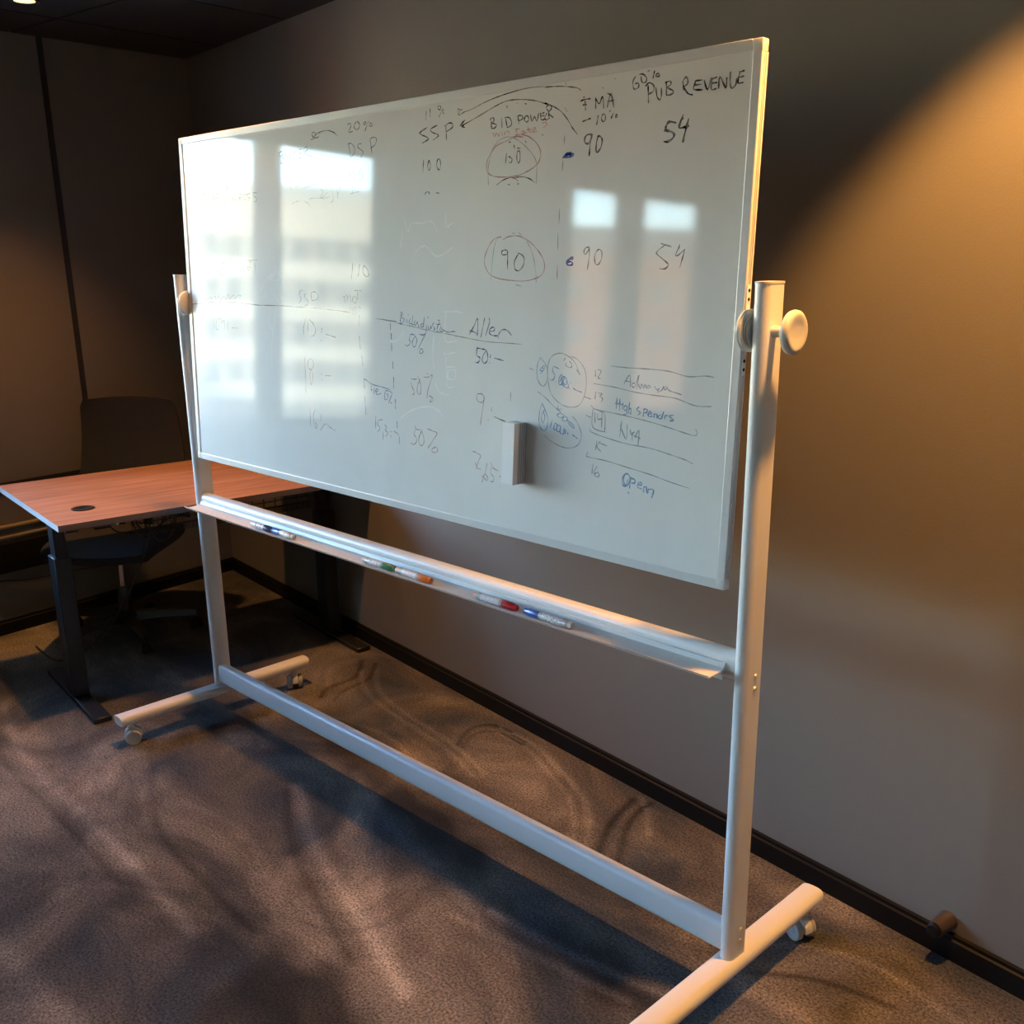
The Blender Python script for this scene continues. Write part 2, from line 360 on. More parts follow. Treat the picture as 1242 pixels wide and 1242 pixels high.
# left wall with its window openings (local: x along, y into the wall)
def s_of_y(y): return (y - YB) / LD.y
SILL, HEAD = 0.87, 2.236
WINS = [(s_of_y(-0.70), s_of_y(-1.43)), (s_of_y(-1.51), s_of_y(-2.08)), (s_of_y(-3.36), s_of_y(-3.81)), (s_of_y(-3.95), s_of_y(-4.53))]
bm = bmesh.new(); TH = 0.13
edges = [0.0]
for a, b in WINS: edges += [a, b]
edges.append(LLEN + 0.1)
for i in range(0, len(edges), 2): box(bm, (edges[i], 0, 0), (edges[i + 1], TH, H + 0.15))
for a, b in WINS:
    box(bm, (a, 0, 0), (b, TH, SILL)); box(bm, (a, 0, HEAD), (b, TH, H + 0.15))
# local y axis must point away from the room: rotate so that x -> LD, y -> -LN
wl = obj('wall_left', bm, M_wallleft, loc=CORNER.copy()); 
LMAT = Matrix.Translation(CORNER) @ Matrix(((LD.x, -LN.x, 0), (LD.y, -LN.y, 0), (0, 0, 1))).to_4x4()
wl.matrix_world = LMAT; tag(wl, kind='structure')
def on_left(o): o.matrix_world = LMAT; return o
for k, (a, b) in enumerate(WINS):
    bm = bmesh.new(); f = 0.022
    box(bm, (a, 0.03, SILL), (a + f, 0.09, HEAD), 0.004); box(bm, (b - f, 0.03, SILL), (b, 0.09, HEAD), 0.004)
    box(bm, (a + f, 0.03, SILL), (b - f, 0.09, SILL + f), 0.004); box(bm, (a + f, 0.03, HEAD - f), (b - f, 0.09, HEAD), 0.004)
    wn = obj('window_%d' % (k + 1), bm, M_black, smooth=True); on_left(wn); tag(wn, kind='structure')
    g = bxo('pane', (a + f, 0.055, SILL + f), (b - f, 0.061, HEAD - f), M_glass, wn)
    s_ = bxo('sill', (a - 0.02, -0.03, SILL - 0.02), (b + 0.02, 0.03, SILL), M_black, wn, 0.003)

# ceiling: dark boards on a grid that follows the left wall
CE1 = Vector((math.cos(R(13.1)), math.sin(R(13.1)), 0)); CE2 = Vector((-math.sin(R(13.1)), math.cos(R(13.1)), 0))
ce = bxo('ceiling', (CORNER.x - 0.3, YF - 0.1, H + 0.012), (XR + 0.1, YB + 0.1, H + 0.10), M_ceilgap); tag(ce, kind='structure')
planes = [(Vector((0, YB - 0.002, 0)), Vector((0, 1, 0))), (Vector((XR - 0.002, 0, 0)), Vector((1, 0, 0))), (Vector((0, YF + 0.002, 0)), Vector((0, -1, 0))), (CORNER + LN * 0.002, -LN)]
for i in range(-3, 12):
    for j in range(-7, 3):
        a, b = -2.16 + 0.625 * i, 0.41 + 1.25 * j
        g = 0.006
        q = [(a + g, b + g), (a + 0.625 - g, b + g), (a + 0.625 - g, b + 1.25 - g), (a + g, b + 1.25 - g)]
        bm = bmesh.new(); vs = [bm.verts.new(CE1 * x + CE2 * y + Vector((0, 0, H))) for x, y in q]
        bm.faces.new(vs)
        for co, no in planes:
            if not bm.verts: break
            bmesh.ops.bisect_plane(bm, geom=bm.verts[:] + bm.edges[:] + bm.faces[:], plane_co=co, plane_no=no, clear_outer=True)
        if not bm.faces: bm.free(); continue
        r = bmesh.ops.extrude_face_region(bm, geom=bm.faces[:])
        for v in [x for x in r['geom'] if isinstance(x, bmesh.types.BMVert)]: v.co.z += 0.011
        obj('ceiling_tile', bm, M_ceiling, ce)

# baseboards: black, with a thin lip on top
def baseboard(name, a, b, inward):
    d = (b - a); L = d.length; d.normalize()
    bm = bmesh.new(); extrude_poly(bm, [(0, 0), (0.014, 0), (0.014, 0.052), (0.009, 0.055), (0.009, 0.064), (0.0, 0.066)], 'x', 0, L)
    o = obj(name, bm, M_black); o.matrix_world = Matrix.Translation(a) @ Matrix(((d.x, inward.x, 0), (d.y, inward.y, 0), (0, 0, 1))).to_4x4()
    return tag(o, kind='structure')
baseboard('baseboard_back', Vector((CORNER.x + 0.0, YB, 0)), Vector((XR, YB, 0)), Vector((0, -1, 0)))
baseboard('baseboard_left', CORNER.copy(), FL.copy(), LN)
# seam trims on the left wall
bm = bmesh.new(); box(bm, (0.700, -0.006, 0.67), (0.724, 0.001, H)); on_left(tag(obj('trim_1', bm, M_seam), kind='structure'))
bm = bmesh.new(); box(bm, (0.700, -0.012, 0.648), (1.35, 0.001, 0.670)); on_left(tag(obj('trim_2', bm, M_seam), kind='structure'))

# cable trunking on the left wall, behind the desk
ct = empty('cable_trunking'); ct.matrix_world = LMAT
tag(ct, 'black cable trunking with two tan edge strips on the left wall behind the desk', 'cable duct')
bxo('trunk_body', (0.62, -0.055, 0.285), (1.9, 0, 0.415), M_black, ct, 0.004)
for z in (0.430, 0.474): bxo('edge_strip', (0.80, -0.03, z), (1.9, 0, z + 0.011), M_tan, ct, 0.002)
bxo('back_plate', (0.80, -0.022, 0.415), (1.9, 0, 0.474), M_wallleft, ct)
bm = bmesh.new(); tube(bm, [(0.55, -0.006, 0.18), (0.80, -0.008, 0.205), (1.0, -0.008, 0.215), (1.12, -0.007, 0.225), (1.25, -0.008, 0.245), (1.6, -0.007, 0.25), (1.9, -0.006, 0.245)], 0.0035)
o = obj('wall_cable', bm, M_cable, smooth=True); on_left(o); tag(o, 'thin red-brown cable running low along the left wall under the trunking', 'cable')

# door stop on the back wall
ds = empty('door_stop', (1.302, YB, 0.092)); tag(ds, 'dark brown cylindrical door stop fixed above the black baseboard', 'door stop')
M_ds = mat('dark_bronze', (0.05, 0.035, 0.028), 0.45)
bm = bmesh.new(); lathe(bm, [(0, 0), (0.0235, 0), (0.0235, 0.004), (0.0225, 0.006), (0.0185, 0.058), (0.0, 0.058)], 24, Matrix.Rotation(R(90), 4, 'X')); obj('stop_body', bm, M_ds, ds, True)
bm = bmesh.new(); lathe(bm, [(0, 0.056), (0.0165, 0.056), (0.0165, 0.064), (0.013, 0.067), (0.0, 0.067)], 24, Matrix.Rotation(R(90), 4, 'X')); obj('rubber_tip', bm, M_black, ds, True)

# recessed downlights; each holds its own lamp
for k, (x, y, e, ha, sb) in enumerate(DOWNLIGHTS):
    d = empty('ceiling_downlight', (x, y, H))
    tag(d, ['round glowing downlight in the dark ceiling above the desk corner', 'ceiling downlight above the left half of the whiteboard', 'ceiling downlight close to the back wall at the right end of the whiteboard'][k], 'ceiling light', 'downlights in the dark ceiling')
    bm = bmesh.new(); lathe(bm, [(0.036, 0.002), (0.036, -0.004), (0.050, -0.006), (0.052, 0.0), (0.036, 0.002)], 32); obj('trim_ring', bm, M_blackmetal, d, True)
    bm = bmesh.new(); lathe(bm, [(0.0, -0.0035), (0.036, -0.0035), (0.036, -0.001), (0.0, -0.001)], 32); obj('lens', bm, M_lamp, d, True)
    add_light('lamp', 'SPOT', (0, 0, -0.012), e, WARM, d, spot_size=R(2 * ha), spot_blend=sb, shadow_soft_size=0.045)

# ---------------------------------------------------------------- what the windows look out on (seen mirrored in the board)
g = bxo('ground_street', (-160, -160, -24), (60, 60, -23), M_concrete); tag(g, kind='structure')
def far_building(name, label, az, dist, lat0, lat1, ztop, bands, m, floors, ww, wh, pitch, z_first, storey, sub=None):
    c, s = math.cos(R(az)), math.sin(R(az)); n = Vector((c, s, 0)); t = Vector((-s, c, 0))
    root = empty(name); tag(root, label, 'building')
    MM = Matrix.Translation(n * dist) @ Matrix(((t.x, n.x, 0), (t.y, n.y, 0), (0, 0, 1))).to_4x4(); root.matrix_world = MM
    # facade as piers and floor bands, so windows sit in real recesses
    bm = bmesh.new(); box(bm, (lat0, 0.35, -23), (lat1, 14, ztop - 0.3)); obj('core', bm, m, root)
    zs = [z_first - storey * k for k in range(floors)]
    top = ztop
    for z in zs:
        bxo('floor_band', (lat0, 0, z + wh / 2), (lat1, 0.4, top), m, root); top = z - wh / 2
    bxo('floor_band', (lat0, 0, -23), (lat1, 0.4, top), m, root)
    nwin = int((lat1 - lat0) / pitch)
    wp = None; pp = None
    for z in zs:
        for i in range(nwin + 1):
            x = lat0 + i * pitch
            a, b = x - (pitch - ww) / 2, x + (pitch - ww) / 2
            if pp is None: pp = bxo('pier', (-(pitch - ww) / 2, 0.003, -wh / 2), ((pitch - ww) / 2, 0.4, wh / 2), m, root, loc=(x, 0, z))
            else: dup(pp, root, (x, 0, z))
            if i < nwin:
                if wp is None: wp = bxo('window', (-ww / 2, 0.24, -wh / 2), (ww / 2, 0.33, wh / 2), M_darkglass, root, loc=(x + pitch / 2, 0, z))
                else: dup(wp, root, (x + pitch / 2, 0, z))
    return root
ob = far_building('office_building', 'tall cream office building with rows of windows, mirrored in the left of the whiteboard', -140, 80, -15, 13.5, 9.2, None, M_cream, 6, 1.15, 1.75, 1.62, 5.55, 3.05)
bxo('roof_storey', (-14, 1.5, 7.5), (12, 9, 10.3), M_greyband, ob); bxo('grey_band', (-15.05, -0.12, 7.35), (-2.6, 0.1, 8.35), M_greyband, ob)
lb = far_building('brick_building', 'low orange brick building mirrored in the right of the whiteboard', -122, 78, -8.5, 10, 6.2, None, M_brick, 5, 1.5, 1.7, 3.2, 3.6, 3.2)
bxo('roof_storey', (-8.6, -0.2, 6.2), (10.1, 9, 8.2), M_roof, lb)
ab = far_building('annex_building', 'low peach building at the foot of the cream office building', -147, 66, -9, 1.6, -3.3, None, M_brick, 2, 1.4, 1.5, 2.6, -7.2, 3.2)
# board-local millimetres: x along the board, z up, measured from the pivot
WRITING = [
('faint DSP at the top left corner','f',2.2,['-924 441 -915 418','-925 438 -900 440 -892 429 -900 422 -915 418','-862 441 -879 439 -875 430 -861 427 -869 421 -886 421','-842 448 -841 419','-847 449 -835 453 -828 447 -834 440 -844 437']),
('faint SSP at the top left','f',2.2,['-715 447 -733 442 -727 434 -717 426 -724 418 -733 415','-684 448 -700 442 -698 436 -686 427 -693 418 -707 416','-669 447 -667 419','-675 450 -655 451 -649 445 -656 438 -670 436']),
('faint GROSS at the left edge','f',2,['-928 331 -941 324 -940 313 -926 307 -920 317','-909 328 -906 309','-909 326 -894 328 -895 319 -905 317 -892 308','-876 324 -884 317 -877 310 -869 317 -876 324','-845 325 -861 323 -857 316 -848 312 -863 307','-819 325 -838 323 -834 316 -822 312 -837 305']),
('faint slanted dividing stroke','f',2,['-765 349 -775 322 -788 282']),
('second faint GROSS','f',2,['-725 319 -740 311 -736 302 -718 304','-706 316 -705 301','-706 316 -692 317 -693 309 -704 307 -689 300','-672 317 -684 311 -680 302 -669 304 -664 312 -672 317','-642 317 -662 315 -656 307 -645 304 -661 298','-608 316 -629 318 -623 308 -609 301 -616 294 -627 292']),
('BUYER','k2',2.4,['-486 416 -479 390','-486 416 -470 418 -466 410 -478 405 -460 398 -465 390 -479 387','-452 413 -449 395 -440 389 -433 396 -431 411','-422 417 -411 409 -402 416','-411 409 -413 391','-391 417 -390 396 -372 396','-391 417 -373 417','-390 407 -376 408','-364 418 -363 396','-364 418 -351 421 -347 414 -360 408 -337 397 -324 394']),
('20%','k',2.2,['-166 460 -156 463 -152 456 -163 442 -145 443','-129 463 -139 458 -137 449 -127 445 -118 450 -117 458 -127 465','-96 461 -100 457 -94 454 -89 458 -96 461','-79 461 -95 439','-72 456 -76 451 -71 448 -65 450 -68 455 -73 456']),
('small arrow between BUYER and DSP','k',2.2,['-213 438 -225 446 -249 453 -274 454 -295 451 -321 445','-325 452 -321 443 -302 440 -292 444','-325 452 -316 455 -306 450 -313 443 -323 444','-330 437 -313 440']),
('DSP','k2',2.6,['-164 414 -157 385','-166 414 -154 415 -141 406 -139 394 -147 386 -157 383','-111 411 -125 410 -123 402 -108 395 -104 388 -114 379','-73 414 -68 385','-77 414 -69 421 -54 421 -48 414 -56 404 -72 398']),
('110 under DSP','f2',2.2,['-161 347 -158 324','-146 348 -141 323','-123 347 -124 329 -116 325 -108 331 -110 344 -115 350 -123 347']),
('small faint 11 mark','f',2,['-152 313 -151 296','-142 312 -141 298','-161 294 -125 298']),
('faint wiped writing','f',1.6,['-439 332 -431 315','-402 339 -412 330 -404 323 -385 327 -389 336 -407 337','-377 317 -341 322 -311 325 -272 330 -247 331','-295 308 -286 310 -282 301 -296 291 -276 292','-261 302 -274 296 -266 288 -253 292','-240 306 -237 282 -250 276','-219 309 -216 284','-219 309 -207 311 -209 300 -218 298','-348 287 -330 291 -274 287','-370 285 -353 278 -340 268','-429 281 -397 287']),
('11%','k',2.2,['142 464 140 444','155 467 155 449','186 470 182 466 189 461 194 465 189 470','201 463 186 446','203 460 200 454 205 452']),
('SSP','k',2.8,['144 427 118 418 124 413 148 404 146 400 126 394','180 429 157 422 163 415 184 408 180 403 165 398','211 422 213 395','207 424 222 430 234 427 232 419 211 412']),
('100 under SSP','k',2.6,['131 357 128 330','150 355 146 342 151 332 156 342 151 355','182 355 178 342 186 331 192 340 190 353 184 355 179 351']),
('two short black marks','k',2.4,['135 279 140 284 149 284 152 279','176 281 186 280']),
('long upper curved arrow','k',2.0,['546 472 498 476 455 476 397 471 345 463 298 452 267 448']),
('long upper curved arrow tail','k',2.0,['523 472 555 471 586 467 612 462 623 456']),
('upper arrow head','k',2.2,['252 458 260 454 268 455','252 458 254 445 263 445 275 449','260 454 258 447']),
('lower curved arrow','k',2.2,['263 421 283 425 330 438 375 451 412 458 456 456 498 449 530 439 547 433']),
('lower curved arrow tail','k',2.2,['524 443 549 433 572 420 590 403 602 388 618 373']),
('lower arrow head','k',4,['259 421 275 431','261 421 275 416','269 429 266 419 275 423']),
('BID POWER','k',2.9,['360 427 363 407','357 426 368 428 370 421 363 418 378 413 374 407 363 406','394 425 396 405','406 425 412 405','404 425 417 424 425 415 423 407 412 404','444 424 448 409','442 424 453 425 460 420 455 416 446 415','467 422 464 415 471 410 478 415 473 422 467 422','482 423 487 410 494 419 501 409 506 424','511 424 514 411 524 411','511 422 522 424','513 418 522 418','534 428 536 414','532 426 528 435 538 437 543 430 535 422 548 412','530 422 524 414 529 409 538 412']),
('win rate? in red','r',2.4,['367 397 373 389 378 396 386 389 389 397','396 396 398 389','404 396 406 389','405 394 414 397 419 390','439 399 443 388','437 398 450 399','456 389 461 394 465 389 458 387','465 391 472 388','475 399 481 389 486 391','472 394 484 395','490 391 498 393 495 397 490 394 493 388 502 389','517 404 528 405 529 399 521 395']),
('black dots around the win rate','k',2.6,['418 373 423 375','468 373 470 369','433 367 436 360','444 360 453 359','410 449 411 444','441 451 442 450','465 447 469 446','518 381 520 380']),
('150 inside the red oval','k',2.4,['411 352 408 331','424 345 418 344 428 340 426 332 419 333','444 353 443 339 448 329 453 338 451 353 444 354']),
('upper red oval','r2',2.6,['461 381 436 384 410 377 380 370 362 356 350 340 349 322 359 311 382 305 419 303 452 305 485 314 506 325 514 339 512 353 499 368 479 380 458 386 438 387']),
('green arc through the red oval','g',2.2,['355 289 353 315 356 337 369 366 388 380 410 385 432 382 458 369 484 350 500 332 504 313 503 285']),
('two black arcs below the red oval','k2',2.4,['381 288 404 298 427 301 442 297 447 293','431 300 460 301 482 296 499 287','416 287 423 287','446 287 451 287']),
('TMA','k',3.0,['622 436 634 438 649 438','635 435 637 418','630 428 639 428','631 442 632 443','663 438 664 418','663 437 673 426 681 439 685 417','694 418 702 441 711 416','695 428 710 429','694 443 703 439','704 442 701 438']),
('-10%','k',3.0,['630 397 651 401','671 404 668 388','683 406 680 399 684 392 690 395 689 404 683 406','700 409 703 411','710 405 705 396','716 400 717 397 721 399 718 402 716 400']),
('90 in bold black','k',4.0,['657 370 644 371 637 364 639 356 647 354 653 361 657 369','655 367 652 351 651 331','673 366 669 353 669 338 673 336 681 344 684 357 680 364 674 366']),
('black specks at the top right','k2',2.5,['580 427 582 426','584 422 586 421','711 468 712 467','681 455 682 454']),
('dashed line beside the 90','f2',2.0,['582 375 581 357','580 476 582 471']),
('60%','k',2.8,['763 466 757 459 758 447 763 443 771 446 770 453 763 453','776 464 779 454 788 453 789 461 780 468 771 468','792 471 797 473','808 470 805 458','813 464 812 460 820 460 818 465 813 464']),
('PUB REVENUE','k',3.3,['794 446 797 416','788 446 797 451 808 444 807 435 797 431','813 440 817 424 824 418 827 425 826 438','837 447 839 424','835 447 846 448 848 442 840 438 855 430 850 425 839 424','876 443 878 429','874 443 881 451 886 447 886 439 879 434 889 422 899 419','905 443 902 435 901 428 920 425','903 442 918 442','902 435 916 435','923 441 932 424 938 443','940 441 940 424 951 424','939 441 950 443','940 434 951 434','956 424 957 443 971 423 972 436 972 440','979 448 979 432 984 421 992 426 993 436','998 446 1008 447','1000 446 997 438 997 428 1007 428','996 437 1008 438']),
('bold 54','k',5.0,['864 374 851 377 844 374 841 364 855 359 862 353 857 346 846 342 839 343','880 386 874 372 874 364 894 366','893 378 890 367 886 353 883 339','877 378 880 381','839 362 842 370']),
('short strokes beside the blue dots','f2',2.0,['579 328 578 306','573 231 572 201','570 181 571 149','571 116 571 87']),
('upper blue blot','b',4.5,['580 333 591 339 608 337 598 332 582 332 591 336 605 335','585 332 598 341','578 331 582 334']),
('lower blue blot','b',4.5,['615 133 605 130 597 124 602 117 614 118 610 124 600 123 607 129 615 130']),
('lower red oval','r2',2.4,['404 172 422 178 449 179 471 173 493 162 515 145 530 127 533 109 524 96 503 88 470 83 432 84 390 88 362 97 348 112 343 127 350 146 365 166 380 175 398 178']),
('grey arcs inside the lower oval','g',2.0,['388 177 377 161 370 127 366 83','478 167 492 149 502 124 508 97 509 79','432 185 443 184','452 186 463 180']),
('90 inside the lower oval','k',2.6,['414 149 402 148 400 141 408 139 418 141 417 148 410 151','419 143 419 108','453 141 441 125 443 109 454 105 467 114 471 129 465 138 451 143']),
('green dash below the lower oval','g',2.2,['446 75 464 72']),
('faint GROSS / NET','f',2.2,['-921 111 -926 95','-897 124 -902 108 -886 102','-864 124 -875 111 -864 100','-848 124 -854 99 -838 102','-804 127 -826 122 -824 111 -809 107 -823 93 -839 88','-770 141 -779 114 -788 85','-721 124 -720 98','-718 124 -702 99 -696 127','-676 119 -675 101','-676 125 -655 127 -671 113 -659 111 -675 101','-681 131 -622 132','-637 126 -634 96']),
('faint scribbled word above the line','f',2.0,['-926 15 -898 23 -903 14 -875 25 -873 13 -852 27 -847 15 -821 26 -815 17 -795 33 -790 18 -764 31 -758 21 -739 30 -721 28','-810 11 -807 33']),
('long dark line across the board','k2',2.2,['-1037 -3 -968 1 -900 6 -835 9 -760 9 -699 7 -628 4 -547 5 -463 5']),
('long dark line continued','k2',2.2,['-506 6 -435 4 -366 4 -299 2 -234 0 -175 -4']),
('long dark line right end','f2',2.2,['-63 -16 -32 -17 22 -20']),
('faint 1M amount','f',2.2,['-893 -43 -891 -75','-874 -45 -880 -75 -864 -74','-870 -45 -847 -43 -846 -57 -828 -47 -828 -73','-806 -49 -809 -74','-786 -68 -752 -67']),
('faint red amount','rf',1.8,['-857 -129 -853 -155','-837 -125 -839 -148','-820 -147 -769 -146','-783 -100 -779 -103']),
('110 below the glare','k2',2.4,['-158 122 -161 102 -166 82','-128 119 -135 90','-110 116 -115 102 -105 90 -91 91 -93 104 -104 113 -110 117']),
('SSP above the line','k2',2.2,['-392 50 -406 48 -411 38 -403 28 -408 18 -415 15','-375 41 -386 38 -380 28 -369 21 -372 12 -386 9','-354 45 -351 23','-354 44 -334 47 -319 37 -326 27 -349 23']),
('shot written small','f2',2.0,['-205 35 -197 36 -199 20','-190 42 -182 33 -195 23','-174 42 -168 23','-159 38 -162 26 -150 21 -145 33 -155 39','-139 50 -141 31','-153 53 -122 53']),
('struck tally marks','f2',1.8,['-173 11 -173 -6','-165 10 -164 -9','-156 12 -156 -10','-148 13 -148 -8','-136 11 -127 10']),
('10:-','k2',2.2,['-383 -27 -396 -53 -395 -71','-372 -32 -374 -62','-367 -28 -348 -39 -337 -56 -347 -71 -359 -74','-306 -49 -309 -62','-312 -82 -309 -84','-289 -65 -242 -72']),
('dashed vertical line below 110','f2',2.0,['-135 -9 -138 -37','-137 -64 -132 -97']),
('dashed vertical line','k2',2.2,['-4 -25 -3 -41','0 -51 0 -65','0 -83 1 -94']),
('18:- in red','r2',2.0,['-395 -134 -395 -168 -393 -201 -395 -234','-369 -136 -380 -147 -378 -161 -366 -166 -353 -157 -355 -140 -369 -136','-366 -166 -372 -180 -370 -202 -366 -208 -359 -193 -359 -174 -366 -166','-318 -174 -315 -176','-314 -191 -311 -192','-296 -178 -270 -177']),
('16 with a tail','r3',2.0,['-377 -273 -378 -329','-350 -276 -361 -294 -358 -320 -348 -331 -344 -321 -355 -314','-324 -288 -325 -308','-329 -335 -303 -313 -277 -322 -254 -328']),
('dashed line left part','f2',2.0,['-136 -64 -133 -95','-127 -113 -123 -140','-119 -174 -118 -199','-118 -221 -113 -270']),
('ret 15% in blue','b2',2.4,['-118 -174 -82 -186 -48 -189 -6 -194','-88 -189 -89 -202 -84 -199','-75 -192 -78 -211','-71 -198 -69 -205 -59 -199 -65 -196 -69 -204 -63 -211 -46 -206','-29 -197 -32 -220 -23 -220','-27 -197 -12 -198','-23 -204 -17 -211 -23 -221','-12 -198 0 -202 -6 -213 -15 -229','-7 -227 -3 -228']),
('dashed vertical line right of it','k2',2.0,['-1 -51 -1 -65','1 -83 0 -94','4 -121 4 -138','7 -161 6 -189','13 -216 13 -241','18 -274 20 -289']),
('15,3:-','r3',2.3,['-71 -267 -73 -301','-59 -277 -41 -275','-56 -276 -65 -289 -55 -296 -57 -305 -66 -308','-40 -305 -41 -329','-33 -287 -25 -295 -32 -301 -19 -308 -30 -317','-8 -301 -7 -304','-8 -313 -7 -316','4 -300 25 -308 28 -330']),
('Bidadjuster','b2',2.4,['39 3 47 2 41 -10 52 -12 50 -19 40 -25 35 -23','40 1 37 -21','63 -13 63 -22','68 0 69 -3','77 -12 72 -18 73 -24 82 -23','87 -3 83 -25 90 -25','97 -15 91 -23 97 -27 103 -19 108 -31','104 -17 108 -29 114 -30','125 -21 117 -25 118 -31 127 -27','131 -5 127 -27 129 -31','138 -23 138 -38 131 -47 111 -48','145 -4 144 -8','147 -26 146 -34 153 -33 156 -25 158 -32','167 -18 161 -25 171 -32 164 -36','183 -11 188 -14 180 -28 179 -37 184 -39','176 -21 191 -21','194 -26 188 -35 196 -38 207 -34','194 -31 210 -37 223 -38 234 -36 247 -36']),
('50% in blue','b2',2.4,['94 -50 77 -49','77 -49 71 -63 78 -68 71 -75 62 -79 56 -76','97 -53 85 -64 84 -75 91 -80 99 -72 100 -58 93 -53','135 -46 122 -62 105 -85','115 -84 112 -93 120 -94 125 -88 120 -83 115 -84','114 -48 125 -50 136 -44']),
('underline through Bidadjuster','f2',1.8,['-33 -18 10 -21 40 -26 74 -29 125 -35 167 -39 196 -41 234 -44 270 -48']),
('underline continued','f2',1.8,['241 -46 277 -48 311 -51 361 -54 414 -54 468 -54']),
('dashes left of 50%','k2',2.0,['-4 -25 -4 -41','-2 -50 -1 -60','0 -75 0 -94','4 -121 5 -139','7 -160 6 -186']),
('58% in red','r3',2.3,['77 -159 88 -160 101 -158','77 -167 82 -180 89 -190 88 -197 81 -199','103 -151 113 -166 116 -181 113 -195 104 -194 101 -183 105 -170 113 -157','127 -151 144 -151 159 -144 156 -155 144 -179 139 -204','138 -142 144 -143','147 -197 158 -199 150 -211 162 -207 158 -198']),
('second 50% in red','r3',2.4,['93 -276 95 -285 121 -285','93 -286 88 -299 98 -310 93 -322 80 -326 75 -322','118 -289 107 -305 108 -321 118 -325 126 -317 126 -305 118 -289 112 -292','139 -279 162 -283 177 -287 161 -307 142 -328','171 -322 158 -329 160 -336 174 -335 180 -328 174 -321']),
('vertical dash stroke','k2',2.0,['7 -161 6 -186','13 -217 13 -240','18 -274 19 -290']),
('Aller','b3',2.8,['294 -40 311 -19 322 -2 323 -21 322 -42','294 -31 311 -34 322 -38','298 -36 311 -19','346 -1 341 -20 334 -45','361 -1 363 -8 356 -27 350 -40','363 -30 376 -29 380 -23 374 -20 364 -26 363 -34 373 -39 390 -39','392 -44 394 -35 403 -26 413 -24 424 -27 435 -36']),
('50:- in blue','b3',2.8,['320 -70 346 -72','322 -68 320 -87 330 -91 331 -97 324 -104 315 -103','353 -74 342 -87 339 -98 346 -104 356 -98 358 -86 353 -74 346 -72','368 -83 366 -90','364 -101 365 -102','381 -90 411 -94']),
('9:- in red','r3',2.3,['340 -176 324 -177 321 -187 328 -195 341 -195 347 -183 337 -174','348 -182 341 -217 335 -249','373 -204 372 -213','361 -234 362 -235']),
('dash by the eraser','k',2.6,['382 -225 404 -230 423 -233']),
('7,65 in red','r3',2.2,['308 -316 323 -318 336 -323 329 -338 323 -354 338 -356','318 -343 325 -353','360 -338 353 -362 342 -387','343 -375 353 -365 363 -375 358 -380 350 -374','373 -336 381 -347 399 -352','375 -346 372 -360 383 -369 380 -380 371 -380','403 -361 405 -366','403 -386 405 -387']),
('faint stroke above the eraser','f2',2,['435 -163 436 -185']),
('blue oval around 5.000','cg',2.0,['642 -107 634 -90 620 -77 600 -69 587 -67 567 -72 555 -83 550 -102 553 -134 562 -156 582 -172 605 -180 629 -180 648 -172 660 -151 664 -125 658 -97 638 -78 617 -72']),
('upper blue drop mark','c',2.0,['528 -80 520 -92 517 -110 521 -130 535 -142 547 -134 550 -114 546 -96 527 -80','528 -115 534 -109 526 -107 537 -98 543 -99 531 -113','531 -103 541 -103']),
('5.000:- in blue','c',2.4,['567 -96 584 -101','567 -96 565 -107 572 -116 567 -126 557 -126','576 -128 577 -129','594 -111 586 -119 584 -132 592 -134 600 -120 594 -115','589 -121 603 -134 608 -124 599 -116 595 -131 606 -140 613 -137 608 -124','585 -131 594 -117 592 -131 600 -138','619 -128 620 -129','615 -140 616 -141','627 -139 636 -143 652 -146']),
('10 inside the blue oval','cg',2.4,['602 -76 597 -83','605 -87 604 -93 618 -96 621 -89 614 -83','645 -109 635 -100']),
('diagonal blue-grey line','cg',2.0,['521 -155 546 -167 569 -182 594 -195','585 -180 584 -188 597 -187']),
('lower blue drop mark','c',2.0,['536 -180 529 -198 527 -219 532 -235 545 -241 553 -229 553 -208 536 -180','541 -197 534 -210 539 -224 545 -209 539 -197 546 -196']),
('500 note in blue','c',2.2,['592 -196 582 -201 592 -207 603 -201 592 -197','603 -203 598 -212 609 -212 614 -206 606 -202','614 -215 634 -226 628 -217 611 -210']),
('1000:- in blue','c',2.6,['567 -215 562 -232','576 -220 573 -233 580 -234 583 -223 576 -220','584 -223 582 -236 590 -237 593 -226 584 -223','594 -226 592 -239 602 -241 604 -229','607 -231 608 -239 599 -242','615 -236 616 -242','629 -240 644 -247']),
('lower blue oval','cg',2.0,['626 -200 641 -211 653 -230 654 -246 644 -262 622 -270 597 -270 566 -262 543 -251']),
('small dashes beside the ovals','cg',2.4,['495 -105 505 -108','660 -155 678 -158','667 -194 680 -197']),
('12','cg',2.6,['688 -97 689 -110','695 -95 703 -96 702 -103 696 -112 704 -113']),
('13','cg',2.6,['691 -142 690 -157','699 -144 709 -144 703 -151 711 -154 707 -163']),
('14 in a box','cg',2.6,['691 -186 692 -207','699 -188 700 -199 713 -196','711 -184 711 -217','686 -178 686 -217 723 -224','689 -178 704 -181 719 -188 720 -224']),
('15','cg',2.6,['699 -245 697 -265','709 -245 700 -257 712 -267','704 -248 728 -253']),
('16','cg',2.6,['691 -297 689 -318','703 -300 695 -313 699 -322 709 -321 706 -313 697 -317']),
('ruled line above Advanced','cg',2.2,['730 -85 770 -86 832 -85 880 -86 926 -93 965 -89 987 -90']),
('second ruled line','cg',2.2,['685 -125 741 -128 798 -134 847 -136 895 -137 924 -143 950 -148 985 -146']),
('third ruled line','cg',2.2,['680 -172 694 -179 744 -182 795 -186 851 -192 899 -199 929 -204 950 -206 956 -201 952 -194']),
